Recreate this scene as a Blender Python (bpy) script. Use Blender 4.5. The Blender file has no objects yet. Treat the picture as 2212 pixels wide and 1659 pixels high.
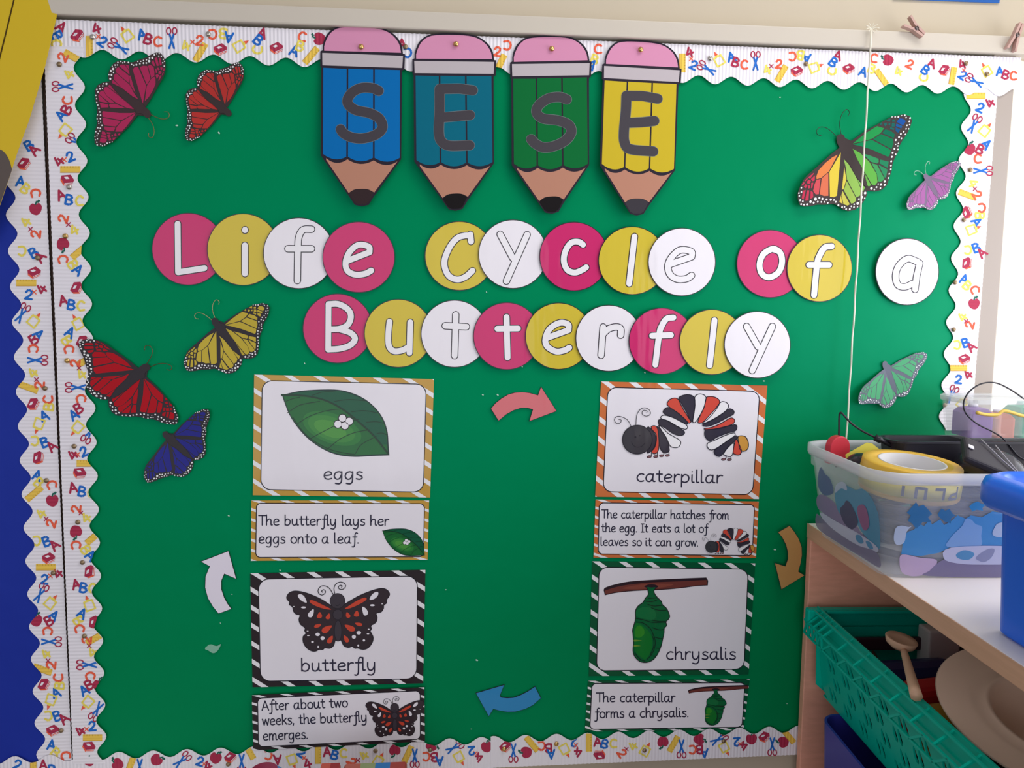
import bpy, bmesh, math, random, re
from mathutils import Vector, Matrix
random.seed(7)
SC = bpy.context.scene
COL = SC.collection

# ------------------------------------------------------------------ camera, world, light, exposure
F, CX, CY, DIST, EYE = 1661.0, 1106.0, 829.5, 1.28, 1.45
def _n(v): return v / v.length
_X = _n(Vector((20125 - CX, 852 - CY, F)))
_D = Vector((870 - CX, 17878 - CY, F)); _D = _n(_D - _X * _D.dot(_X))
_Z = -_D
_Y = _Z.cross(_X)
CAM = Vector((0, -DIST, EYE))
def ray(px, py):
    c = Vector((px - CX, py - CY, F))
    return Vector((_X.dot(c), _Y.dot(c), _Z.dot(c)))
def W(px, py, off=0.0):
    """A point of the photograph taken to the plane lying off metres in front of the wall."""
    d = ray(px, py); t = (-off - CAM.y) / d.y
    return CAM + d * t
cam_d = bpy.data.cameras.new('camera'); cam = bpy.data.objects.new('camera', cam_d); COL.objects.link(cam)
right = Vector((_X.x, _Y.x, _Z.x)); down = Vector((_X.y, _Y.y, _Z.y)); fwd = Vector((_X.z, _Y.z, _Z.z))
M = Matrix((right, -down, -fwd)).transposed().to_4x4(); M.translation = CAM
cam.matrix_world = M
cam_d.sensor_width = 36.0; cam_d.lens = F / 2212 * 36.0; cam_d.clip_start = 0.02
SC.camera = cam
SC.view_settings.view_transform = 'Standard'; SC.view_settings.look = 'None'
SC.view_settings.gamma = 1.0; SC.view_settings.exposure = 0.0; SC.view_settings.use_curve_mapping = False
wd = bpy.data.worlds.new('world'); SC.world = wd; wd.use_nodes = True
wd.node_tree.nodes['Background'].inputs[0].default_value = (0.91, 0.92, 1.0, 1)
wd.node_tree.nodes['Background'].inputs[1].default_value = 0.40
def area(name, loc, rot, sx, sy, power, col):
    l = bpy.data.lights.new(name, 'AREA'); l.shape = 'RECTANGLE'; l.size = sx; l.size_y = sy
    l.energy = power; l.color = col
    o = bpy.data.objects.new(name, l); COL.objects.link(o); o.location = loc; o.rotation_euler = rot
    return o
# daylight entering by the window in the right-hand wall; after it two added fill lamps
area('window_daylight', (1.345, -.73, 1.42), (0, math.radians(90), 0), .84, 1.3, 12.8, (0.95, 0.96, 1.0))
area('window_daylight', (1.345, -2.45, 1.42), (0, math.radians(90), 0), .84, 2.1, 12, (0.95, 0.96, 1.0))
area('room_fill_light', (-0.9, -4.2, 1.15), (math.radians(91), 0, 0), 3.4, 1.8, 31, (0.95, 0.945, 1.0))  # added fill from behind the camera, lifts the whole wall; no real window
area('overhead_fill_light', (.8, -.75, 2.75), (0, 0, 0), 1.0, .5, 11, (1.0, 0.97, 0.95))  # added fill from above to brighten the bookcase top; no real lamp

# ------------------------------------------------------------------ materials
MATS = {}
def lin(c): return tuple((v / 255 / 12.92) if v / 255 <= 0.04045 else ((v / 255 + 0.055) / 1.055) ** 2.4 for v in c)
def mat(name, rgb, rough=0.6, k=1.0, spec=0.4, coat=0.0, coat_rough=0.12, bump=None, metal=0.0, trans=0.0, alpha=1.0, tint=None, ior=1.45, sss=0.0):
    """rgb is an sRGB colour 0..255; k scales the linear albedo; bump = (kind, scale, distance)."""
    key = name
    if key in MATS: return MATS[key]
    m = bpy.data.materials.new(name); m.use_nodes = True
    nt = m.node_tree; b = nt.nodes['Principled BSDF']
    l = [min(0.9, v * k) for v in lin(rgb)]
    b.inputs['Base Color'].default_value = (*l, 1)
    b.inputs['Roughness'].default_value = rough
    b.inputs['Specular IOR Level'].default_value = spec
    b.inputs['Coat Weight'].default_value = coat; b.inputs['Coat Roughness'].default_value = coat_rough
    b.inputs['Metallic'].default_value = metal
    b.inputs['Transmission Weight'].default_value = trans
    b.inputs['Alpha'].default_value = alpha
    b.inputs['IOR'].default_value = ior
    if tint: b.inputs['Specular Tint'].default_value = (*tint, 1)
    if sss:
        b.inputs['Subsurface Weight'].default_value = sss; b.inputs['Subsurface Scale'].default_value = 0.02
    if bump:
        kind, sc, dist = bump
        tc = nt.nodes.new('ShaderNodeTexCoord')
        if kind == 'streak':
            mp = nt.nodes.new('ShaderNodeMapping'); mp.inputs['Scale'].default_value = (3.2, 1, .7)
            t = nt.nodes.new('ShaderNodeTexNoise'); t.inputs['Scale'].default_value = sc; t.inputs['Detail'].default_value = 2
            nt.links.new(tc.outputs['Object'], mp.inputs[0]); nt.links.new(mp.outputs[0], t.inputs['Vector'])
        elif kind == 'noise':
            t = nt.nodes.new('ShaderNodeTexNoise'); t.inputs['Scale'].default_value = sc; t.inputs['Detail'].default_value = 3
            nt.links.new(tc.outputs['Object'], t.inputs['Vector'])
        else:
            t = nt.nodes.new('ShaderNodeTexWave'); t.wave_type = 'BANDS'; t.bands_direction = kind
            t.inputs['Scale'].default_value = sc; t.inputs['Distortion'].default_value = 0.25
            t.inputs['Detail Scale'].default_value = 0.2
            nt.links.new(tc.outputs['Object'], t.inputs['Vector'])
        bp = nt.nodes.new('ShaderNodeBump'); bp.inputs['Distance'].default_value = dist; bp.inputs['Strength'].default_value = 1.0
        nt.links.new(t.outputs['Fac'] if 'Fac' in t.outputs else t.outputs[0], bp.inputs['Height'])
        nt.links.new(bp.outputs['Normal'], b.inputs['Normal'])
        if coat: nt.links.new(bp.outputs['Normal'], b.inputs['Coat Normal'])
    MATS[key] = m
    return m
KP = 1.45     # printed colours were read off the photograph's dim left half; this lifts them to paper albedo
def kk(rgb): return KP if max(rgb) - min(rgb) < 40 and min(rgb) > 120 else 1.1
def ink(name, rgb): return mat('ink_' + name, rgb, rough=0.6, k=kk(rgb), spec=0.14)
LAM = dict(coat=0.5, coat_rough=0.07, bump=('streak', 9, 0.0011))
def lam(name, rgb): return mat('laminated_' + name, rgb, rough=0.6, k=kk(rgb), spec=0.1, **LAM)
BLACK = (38, 32, 38)

# ------------------------------------------------------------------ object helpers
def tag(o, label=None, cat=None, group=None, kind=None):
    if label: o['label'] = label
    if cat: o['category'] = cat
    if group: o['group'] = group
    if kind: o['kind'] = kind
    return o
def empty(name, loc, label, cat, group=None, rz=0.0):
    o = bpy.data.objects.new(name, None); COL.objects.link(o); o.location = loc; o.rotation_euler = (0, 0, rz)
    o.empty_display_size = 0.02
    return tag(o, label, cat, group)
def link_mesh(name, me, parent=None, loc=None):
    o = bpy.data.objects.new(name, me); COL.objects.link(o)
    if loc is not None: o.location = loc
    if parent is not None: o.parent = parent
    return o

# ------------------------------------------------------------------ flat paper work, drawn on the wall
def spl(pts, n=6, closed=False):
    P = [Vector(p) for p in pts]; N = len(P); out = []
    rng = range(N) if closed else range(N - 1)
    for i in rng:
        p1, p2 = P[i % N], P[(i + 1) % N]
        p0 = P[(i - 1) % N] if closed or i > 0 else p1 * 2 - p2
        p3 = P[(i + 2) % N] if closed or i + 2 < N else p2 * 2 - p1
        for k in range(n):
            t = k / n
            q = 0.5 * ((2 * p1) + (p2 - p0) * t + (2 * p0 - 5 * p1 + 4 * p2 - p3) * t * t + (3 * p1 - p0 - 3 * p2 + p3) * t ** 3)
            out.append((q.x, q.y))
    if not closed: out.append((P[-1].x, P[-1].y))
    return out
def zoomer(x0, y0, s):
    return lambda pts: [(x0 + p[0] / s, y0 + p[1] / s) for p in pts]
class Art:
    """Collects paper shapes given in photograph coordinates and lays them on (or tilted off) the wall."""
    def __init__(self, off=0.001, tilt=None, f=None):
        self.off, self.tilt, self.f, self.clip = off, tilt, f, None
        self.v, self.faces, self.mi, self.mats, self.c = [], [], [], [], 0
    def _m(self, m):
        if m not in self.mats: self.mats.append(m)
        return self.mats.index(m)
    def pt(self, p, dz=0.0):
        if self.f: p = self.f(p)
        o = self.off
        if self.tilt:
            x0, y0, gx, gy = self.tilt
            o += gx * (p[0] - x0) + gy * (p[1] - y0)
        q = W(p[0], p[1], self.off)
        return Vector((q.x, -(o + dz), q.z))
    def poly(self, pts, m, dz=0.0, thick=0.0):
        if self.clip:
            g = [self.clip(p) for p in pts]
            if max(g) <= 0: return
            if min(g) < 0:
                Q = []
                for i in range(len(pts)):
                    p0, p1 = pts[i], pts[(i + 1) % len(pts)]
                    for t in range(6): Q.append((p0[0] + (p1[0] - p0[0]) * t / 6, p0[1] + (p1[1] - p0[1]) * t / 6))
                g = [self.clip(p) for p in Q]; pts = []
                for i in range(len(Q)):
                    j = (i + 1) % len(Q)
                    if g[i] >= 0: pts.append(Q[i])
                    if (g[i] >= 0) != (g[j] >= 0):
                        t = g[i] / (g[i] - g[j]); pts.append((Q[i][0] + (Q[j][0] - Q[i][0]) * t, Q[i][1] + (Q[j][1] - Q[i][1]) * t))
                if len(pts) < 3: return
        k = self._m(m)
        A = sum(pts[i][0] * pts[(i + 1) % len(pts)][1] - pts[(i + 1) % len(pts)][0] * pts[i][1] for i in range(len(pts)))
        P = [self.pt(p, dz) for p in pts]
        # face the room: -Y
        nrm = sum(((P[i].x * P[(i + 1) % len(P)].z - P[(i + 1) % len(P)].x * P[i].z) for i in range(len(P))))
        if nrm < 0: P = P[::-1]
        b = len(self.v); n = len(P); self.v += P
        self.faces.append(tuple(range(b, b + n))); self.mi.append(k)
        if thick:
            self.v += [p + Vector((0, thick, 0)) for p in P]
            self.faces.append(tuple(range(b + 2 * n - 1, b + n - 1, -1))); self.mi.append(k)
            for i in range(n):
                j = (i + 1) % n
                self.faces.append((b + i, b + n + i, b + n + j, b + j)); self.mi.append(k)
    def disc(self, x, y, r, m, dz=0.0, ry=None, n=20, rot=0.0, thick=0.0):
        ry = ry or r; c, s = math.cos(rot), math.sin(rot)
        pts = []
        for i in range(n):
            a = 2 * math.pi * i / n; u, v = r * math.cos(a), ry * math.sin(a)
            pts.append((x + c * u - s * v, y + s * u + c * v))
        self.poly(pts, m, dz, thick)
    def stroke(self, pts, w, m, dz=0.0, closed=False, smooth=0, cap=True):
        if smooth: pts = spl(pts, smooth, closed)
        P = [Vector(p) for p in pts]
        if closed: P = P + [P[0]]
        h = w / 2; z0 = dz
        def dzn():
            self.c += 1; return z0 + (self.c % 71) * 1.6e-6
        for i in range(len(P) - 1):
            d = P[i + 1] - P[i]
            if d.length < 1e-6: continue
            d.normalize(); nn = Vector((-d.y, d.x)) * h
            self.poly([tuple(P[i] + nn), tuple(P[i + 1] + nn), tuple(P[i + 1] - nn), tuple(P[i] - nn)], m, dzn())
        n = 14 if w > 6 else 8
        idx = range(len(P)) if cap else range(1, len(P) - 1)
        for i in idx:
            if smooth and 0 < i < len(P) - 1 and not (i % 2 == 0): continue
            self.disc(P[i].x, P[i].y, h, m, dzn(), n=n)
    def build(self, name, parent=None, origin=None):
        if origin is None:
            if parent is not None: origin = parent.matrix_basis.translation.copy() if parent.parent is None else parent.parent.matrix_basis.translation + parent.matrix_basis.translation
            else:
                lo = [min(p[i] for p in self.v) for i in range(3)]; hi = [max(p[i] for p in self.v) for i in range(3)]
                origin = Vector([(a + b) / 2 for a, b in zip(lo, hi)])
        me = bpy.data.meshes.new(name)
        me.from_pydata([p - origin for p in self.v], [], self.faces)
        for m in self.mats: me.materials.append(m)
        me.polygons.foreach_set('material_index', self.mi)
        me.update()
        o = bpy.data.objects.new(name, me); COL.objects.link(o)
        if parent is not None: o.parent = parent
        else: o.location = origin
        return o
def affine(src, dst):
    """Least-squares affine map taking the src landmarks to dst."""
    n = len(src); A = [[0.0] * 3 for _ in range(3)]; bx = [0.0] * 3; by = [0.0] * 3
    for (x, y), (u, v) in zip(src, dst):
        r = (x, y, 1.0)
        for i in range(3):
            bx[i] += r[i] * u; by[i] += r[i] * v
            for j in range(3): A[i][j] += r[i] * r[j]
    Ai = Matrix(A).inverted(); cx = Ai @ Vector(bx); cy = Ai @ Vector(by)
    return lambda p: (cx[0] * p[0] + cx[1] * p[1] + cx[2], cy[0] * p[0] + cy[1] * p[1] + cy[2])
def bilin(q):
    (a, b, c, d) = [Vector(p) for p in q]   # TL TR BR BL
    def f(u, v):
        p = a * (1 - u) * (1 - v) + b * u * (1 - v) + c * u * v + d * (1 - u) * v
        return (p.x, p.y)
    return f
def clip_rect(poly, w, h):
    for axis, val, sgn in ((0, 0, 1), (0, w, -1), (1, 0, 1), (1, h, -1)):
        out = []
        for i in range(len(poly)):
            p, q = poly[i], poly[(i + 1) % len(poly)]
            ip, iq = sgn * (p[axis] - val) >= 0, sgn * (q[axis] - val) >= 0
            if ip: out.append(p)
            if ip != iq:
                t = (val - p[axis]) / (q[axis] - p[axis])
                out.append((p[0] + t * (q[0] - p[0]), p[1] + t * (q[1] - p[1])))
        poly = out
        if not poly: return []
    return poly

# ------------------------------------------------------------------ hand-drawn stroke alphabet for the captions
def _bowl(): return [(.1, .55), (.25, .9), (.5, 1), (.75, .8), (.8, .5), (.7, .15), (.45, 0), (.2, .05), (.1, .2)]
_round = [(.74, .9), (.5, 1.0), (.2, .85), (.07, .45), (.17, .1), (.4, 0), (.6, .18), (.73, .6)]
_arch = [(.1, .5), (.28, .88), (.52, 1), (.7, .85), (.72, .5), (.72, .15), (.78, .02), (.9, .04)]
GLYPH = {
 'a': (1.08, [_round, [(.76, 1), (.73, .3), (.8, .04), (.95, .04)]]),
 'b': (1.0, [[(.1, 1.65), (.1, .02)], _bowl()]),
 'c': (.86, [[(.7, .92), (.45, 1), (.18, .8), (.07, .45), (.2, .1), (.45, 0), (.7, .08)]]),
 'e': (.94, [[(.1, .48), (.5, .53), (.75, .66), (.68, .9), (.45, 1), (.2, .85), (.07, .5), (.17, .12), (.45, 0), (.76, .1)]]),
 'f': (.72, [[(.76, 1.6), (.58, 1.68), (.44, 1.5), (.4, 1.1), (.38, 0), (.34, -.4), (.2, -.6), (.02, -.56)], [(.12, 1), (.68, 1)]]),
 'g': (1.02, [_round, [(.76, 1), (.75, 0), (.7, -.4), (.5, -.6), (.18, -.54)]]),
 'h': (1.04, [[(.1, 1.65), (.1, 0)], _arch]),
 'i': (.46, [[(.1, 1), (.1, .2), (.17, .03), (.3, .04)], [(.1, 1.4), (.1, 1.42)]]),
 'k': (.84, [[(.1, 1.65), (.1, 0)], [(.66, 1), (.12, .45)], [(.32, .62), (.72, .02)]]),
 'l': (.46, [[(.1, 1.65), (.1, .2), (.17, .03), (.3, .04)]]),
 'm': (1.42, [[(.1, 1), (.1, 0)], [(.1, .5), (.25, .9), (.42, 1), (.55, .85), (.58, .5), (.58, 0)], [(.58, .5), (.73, .9), (.92, 1), (1.06, .85), (1.08, .5), (1.08, .15), (1.14, .02), (1.26, .04)]]),
 'n': (1.04, [[(.1, 1), (.1, 0)], _arch]),
 'o': (.98, [[(.47, 1), (.2, .87), (.08, .5), (.2, .12), (.47, 0), (.74, .12), (.85, .5), (.74, .87), (.47, 1)]]),
 'p': (1.0, [[(.1, 1), (.1, -.6)], _bowl()]),
 'r': (.7, [[(.1, 1), (.1, 0)], [(.1, .5), (.22, .85), (.42, 1), (.6, .96)]]),
 's': (.8, [[(.62, .9), (.4, 1), (.17, .9), (.16, .68), (.38, .53), (.6, .38), (.6, .12), (.35, 0), (.08, .08)]]),
 't': (.72, [[(.28, 1.42), (.28, .25), (.38, .03), (.6, .06)], [(.02, 1), (.56, 1)]]),
 'u': (1.08, [[(.1, 1), (.1, .4), (.2, .08), (.42, 0), (.6, .15), (.73, .55)], [(.74, 1), (.74, .2), (.82, .03), (.96, .04)]]),
 'v': (.84, [[(.05, 1), (.38, 0)], [(.38, 0), (.7, 1)]]),
 'w': (1.16, [[(.03, 1), (.28, 0)], [(.28, 0), (.53, .95)], [(.53, .95), (.79, 0)], [(.79, 0), (1.04, 1)]]),
 'y': (1.02, [[(.1, 1), (.1, .45), (.2, .1), (.42, 0), (.62, .2), (.73, .55)], [(.75, 1), (.74, 0), (.67, -.4), (.45, -.6), (.12, -.52)]]),
 'T': (1.0, [[(0, 1.55), (1.0, 1.55)], [(.5, 1.55), (.5, 0)]]),
 'A': (1.12, [[(0, 0), (.5, 1.55)], [(.5, 1.55), (1.0, 0)], [(.2, .5), (.8, .5)]]),
 'I': (.66, [[(.27, 1.55), (.27, 0)], [(0, 1.55), (.54, 1.55)], [(0, 0), (.54, 0)]]),
 '.': (.38, [[(.1, .0), (.1, .07)]]), ',': (.38, [[(.16, .1), (.06, -.22)]]), ' ': (.6, []),
}
def text(art, s, p0, p1, xh, w, m, dz):
    xh -= w; p0 = (p0[0], p0[1] - w / 2); p1 = (p1[0], p1[1] - w / 2)
    adv = [GLYPH[c][0] for c in s]; tot = sum(adv) - .12
    d = (Vector(p1) - Vector(p0)); L = d.length; d.normalize(); up = Vector((d.y, -d.x))
    k = L / tot; x = 0.0
    for c, a in zip(s, adv):
        for st in GLYPH[c][1]:
            pts = [tuple(Vector(p0) + d * (x + u) * k + up * v * xh) for u, v in st]
            art.stroke(pts, w, m, dz, smooth=4 if len(pts) > 2 else 0)
        x += a

# ================================================================== the setting
def box_mesh(x0, x1, y0, y1, z0, z1, bevel=0.0, seg=2):
    bm = bmesh.new()
    bmesh.ops.create_cube(bm, size=1)
    for v in bm.verts:
        v.co = Vector((x0 + (v.co.x + .5) * (x1 - x0), y0 + (v.co.y + .5) * (y1 - y0), z0 + (v.co.z + .5) * (z1 - z0)))
    if bevel: bmesh.ops.bevel(bm, geom=bm.edges[:], offset=bevel, segments=seg, profile=.5, affect='EDGES')
    return bm
def bm_obj(name, bm, m, parent=None, loc=None, smooth=False, rot=None):
    bmesh.ops.recalc_face_normals(bm, faces=bm.faces[:])
    me = bpy.data.meshes.new(name); bm.to_mesh(me); bm.free()
    if m is not None: me.materials.append(m)
    if smooth: me.polygons.foreach_set('use_smooth', [True] * len(me.polygons))
    o = bpy.data.objects.new(name, me); COL.objects.link(o)
    if parent is not None: o.parent = parent
    if loc is not None: o.location = loc
    if rot is not None: o.rotation_euler = rot
    return o
def prism_bm(pts, axis_dir, depth):
    """pts: 3D polygon, pushed along axis_dir by depth."""
    bm = bmesh.new(); n = len(pts); d = Vector(axis_dir) * depth
    a = [bm.verts.new(p) for p in pts]; b = [bm.verts.new(Vector(p) + d) for p in pts]
    bm.faces.new(a); bm.faces.new(b[::-1])
    for i in range(n): bm.faces.new((a[i], b[i], b[(i + 1) % n], a[(i + 1) % n]))
    return bm
wall_paint = mat('cream_wall_paint', (200, 188, 166), rough=.75, k=1.0, spec=.2, bump=('noise', 9, .001))
trim_paint = mat('cream_gloss_paint', (210, 201, 186), rough=.4, k=.96, spec=.4, bump=('noise', 6, .0012))
white_paint = mat('white_reveal_paint', (240, 236, 228), rough=.6, k=1.0)
def struct(name, bm, m, **k):
    o = bm_obj(name, bm, m, **k); o['kind'] = 'structure'; return o
XR = W(2188, 300).x        # where the board's right-hand batten ends
ZR = W(2190, 118).z
bw = box_mesh(-2.6, XR + .004, .012, .14, 0, ZR); b2 = box_mesh(-2.6, 1.37, .012, .14, ZR, 2.9); me = bpy.data.meshes.new('t'); b2.to_mesh(me); b2.free(); bw.from_mesh(me); bpy.data.meshes.remove(me)
struct('wall_back', bw, wall_paint)
struct('floor', box_mesh(-2.6, 1.5, -4.6, .14, -.05, 0), mat('grey_floor_vinyl', (120, 112, 104), rough=.5))
# the splayed white reveal beyond the board, then the right-hand wall with its window opening
a0, a1 = Vector((XR, .012, 0)), Vector((XR + .45, .27, 0))
struct('wall_right', prism_bm([a0, a1, a1 + Vector((0, .1, 0)), a0 + Vector((0, .12, 0))], (0, 0, 1), ZR), white_paint)
def merged(boxes):
    bm = box_mesh(*boxes[0])
    for args in boxes[1:]:
        b2 = box_mesh(*args); me = bpy.data.meshes.new('t'); b2.to_mesh(me); b2.free(); bm.from_mesh(me); bpy.data.meshes.remove(me)
    return bm
struct('wall_window_side', merged([(1.37, 1.47, -4.6, -3.62, 0, 2.9), (1.37, 1.47, -.03, .3, 0, 2.9), (1.37, 1.47, -3.62, -.03, 0, .98), (1.37, 1.47, -3.62, -.03, 1.86, 2.9)]), white_paint)
struct('window_1', merged([(1.36, 1.4, -3.62, -3.57, .98, 1.86), (1.36, 1.4, -.06, -.03, .98, 1.86), (1.36, 1.4, -3.62, -.03, .98, 1.02), (1.36, 1.4, -3.62, -.03, 1.82, 1.86), (1.36, 1.4, -1.42, -1.38, .98, 1.86), (1.36, 1.4, -2.52, -2.48, .98, 1.86)]), white_paint)

# battens round the boards
def rail(name, pts, depth, m):
    P = [W(*p) for p in pts]
    P = [Vector((p.x, .012, p.z)) for p in P]
    bm = prism_bm(P, (0, -1, 0), depth + .012)
    bmesh.ops.recalc_face_normals(bm, faces=bm.faces[:])
    bmesh.ops.bevel(bm, geom=bm.edges[:], offset=.002, segments=2, profile=.5, affect='EDGES')
    return struct(name, bm, m)
rail('trim_1', [(-80, -11), (2330, 89), (2330, 129), (2160, 119.5), (-80, 28.5)], .012, trim_paint)          # rail above the boards
rail('trim_2', [(2146, 118), (2194, 120), (2082, 1700), (2034, 1700)], .0015, mat('beige_batten_paint', (186, 174, 164), rough=.5, k=.85, spec=.3))                         # batten right of the board
rail('trim_3', [(84, 20), (103, 20), (166, 1700), (146, 1700)], -.003, mat('brown_batten', (78, 58, 48), rough=.7))  # dark batten between the two boards

# ================================================================== backing papers
green_p = mat('green_poster_paper', (0, 113, 62), rough=.46, k=1.36, spec=.6, tint=(.02, .9, .8), bump=('noise', 5, .004))
blue_p = mat('blue_poster_paper', (28, 46, 142), rough=.45, k=1.25, spec=.4, tint=(.3, .4, 1), bump=('noise', 6, .005))
scrap_m = mat('torn_white_paper', (170, 205, 185), rough=.7, k=1.2)
a = Art(off=.0005)
a.poly([(140, 70), (2130, 150), (2120, 300), (2030, 1602), (1500, 1626), (210, 1665), (150, 260)], green_p, 0, .002)
gp = a.build('green_backing_paper')
tag(gp, 'large sheet of green poster paper covering the main notice board', 'backing paper')
a = Art(off=.0012)
for (x, y, r, q) in [(1043, 853, 2.2, .3), (1075, 853, 2.6, .6), (382, 271, 3, 0), (473, 287, 3, 1), (494, 1114, 2.4, .5), (1685, 210, 2, 0), (1674, 1187, 3, 0), (1051, 631, 1.8, 1.2), (658, 785, 2, 1), (1128, 792, 2, .4), (1393, 805, 2, .4), (1650, 823, 2.4, .2), (605, 1232, 2.2, .9), (963, 1274, 1.8, 0), (1030, 1426, 3, .4), (1058, 1497, 1.6, 0), (501, 1284, 1.6, .6), (1700, 1520, 1.5, .2), (1018, 1575, 1.5, 0), (476, 1346, 1.5, 1.2), (1838, 1010, 1.5, 0)]:
    a.disc(x, y, r, scrap_m, 0, ry=r * .6, n=8, rot=q)
sp = a.build('torn_specks', parent=gp)
tag(sp, 'tiny white specks of torn paper and staple holes', kind='stuff')
zz = zoomer(420, 1170, 6.63)
a = Art(off=.0014, tilt=(460, 1395, .00008, .0001))
a.poly(zz(spl([(150, 1540), (180, 1490), (240, 1475), (290, 1490), (330, 1490), (380, 1465), (355, 1530), (310, 1580), (260, 1590), (200, 1560)], 4, True)), mat('tape_scrap', (120, 170, 145), rough=.3, k=1.2), 0, .0004)
tag(a.build('tape_scrap'), 'small torn scrap of whitish tape on the green paper below the white arrow', 'scrap')
a = Art(off=.0005)
a.poly([(-140, 60), (84, 60), (146, 1700), (-140, 1700)], blue_p, 0, .002)
tag(a.build('blue_backing_paper'), 'dark blue poster paper on the neighbouring board, at the left edge', 'backing paper')

# ================================================================== corrugated border strips with school motifs
VW = ('X', 54, .0005); HW = ('Z', 54, .00035)
CL = dict(w=((212, 208, 214), 1.35), m=((150, 38, 66), KP), b=((24, 92, 172), KP), y=((214, 190, 84), KP), o=((228, 84, 58), KP), g=((24, 86, 72), KP), r=((214, 172, 70), KP), d=((176, 136, 48), KP))
def cor(c, wv): return mat('corrugated_%s_%s' % (dict(w='white', m='maroon', b='blue', y='yellow', o='orange', g='green', r='ruler', d='ochre')[c], 'upright' if wv is VW else 'level'), CL[c][0], rough=.6, k=CL[c][1], spec=.3, bump=wv)
LET = {'A': [[(-8, 10), (-1, -10)], [(-1, -10), (8, 10)], [(-5, 3), (5, 3)]],
       'B': [[(-6, -9), (-6, 10)], [(-6, -9), (2, -9), (6, -5), (2, -1), (-5, 0)], [(-5, 0), (4, 1), (8, 5), (3, 10), (-6, 10)]],
       'C': [[(7, -7), (0, -10), (-6, -5), (-7, 3), (-2, 9), (7, 8)]],
       '2': [[(-6, -5), (-2, -10), (5, -8), (4, -1), (-6, 9)], [(-6, 9), (8, 8)]],
       '4': [[(2, -10), (-7, 3)], [(-7, 3), (8, 3)], [(4, -4), (2, 10)]], 'x': [[(-4, -4), (4, 4)], [(-4, 4), (4, -4)]]}
def motif(art, ch, c, x, y, rot, wv, s, dz):
    ca, sa = math.cos(math.radians(rot)), math.sin(math.radians(rot))
    def T(pts): return [(x + s * (ca * p[0] + sa * p[1]), y + s * (-sa * p[0] + ca * p[1])) for p in pts]
    if ch in LET:
        for st in LET[ch]: art.stroke(T(st), (2.2 if ch == 'x' else 4.6) * s, cor(c, wv), dz, smooth=3 if len(st) > 2 else 0)
    elif ch == 'k':     # book
        art.poly(T([(-14, -5), (3, -13), (14, -5), (13, 6), (-3, 13), (-13, 5)]), cor('m', wv), dz)
        art.poly(T([(-13, 5), (-3, 13), (13, 6), (13, 3), (-3, 9), (-13, 1)]), cor('o', wv), dz + .00012)
        art.poly(T([(-8, -4), (-1, -7), (4, -4), (-3, -1)]), cor('w', wv), dz + .00012)
        for q in (0, 3): art.stroke(T([(-2, 11 - q), (13, 4.5 - q)]), 1.1 * s, cor('w', wv), dz + .0002)
    elif ch == 'u':     # glue bottle
        art.stroke(T([(-9, -6), (9, -6), (10, 14), (-10, 14)]), 3.6 * s, cor('y', wv), dz, closed=True)
        art.poly(T([(-6, -7), (0, -12), (6, -7)]), cor('y', wv), dz)
        art.poly(T([(-4, -10), (0, -20), (4, -10)]), cor('o', wv), dz + .00012)
    elif ch == 'r':     # ruler
        art.poly(T([(-7, -21), (7, -21), (7, 21), (-7, 21)]), cor('r', wv), dz)
        for q in range(-18, 20, 6): art.stroke(T([(3, q), (7, q)]), 1.0 * s, cor('d', wv), dz + .00012, cap=False)
        art.stroke(T([(-6.4, -21), (-6.4, 21)]), 1.2 * s, cor('d', wv), dz + .00012, cap=False)
    elif ch == 's':     # scissors
        for q in (-6, 6):
            art.stroke(T([(q + 5 * math.cos(t * math.pi / 5) * .9, -15 + 7 * math.sin(t * math.pi / 5)) for t in range(10)]), 2.6 * s, cor('m', wv), dz, closed=True)
        art.stroke(T([(-4, -8), (5, 20)]), 4.0 * s, cor('b', wv), dz + .00012); art.stroke(T([(4, -8), (-5, 20)]), 4.0 * s, cor('b', wv), dz + .00012)
    elif ch == 'p':     # apple
        art.poly(T(spl([(0, -9), (7, -12), (13, -5), (11, 6), (4, 13), (-4, 12), (-11, 7), (-13, -4), (-7, -11)], 3, True)), cor('m', wv), dz)
        art.stroke(T([(0, -9), (2, -15)]), 3 * s, cor('g', wv), dz + .00012); art.poly(T([(1, -13), (6, -19), (10, -17), (6, -12)]), cor('g', wv), dz + .00012)
PERIOD = .0553
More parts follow.
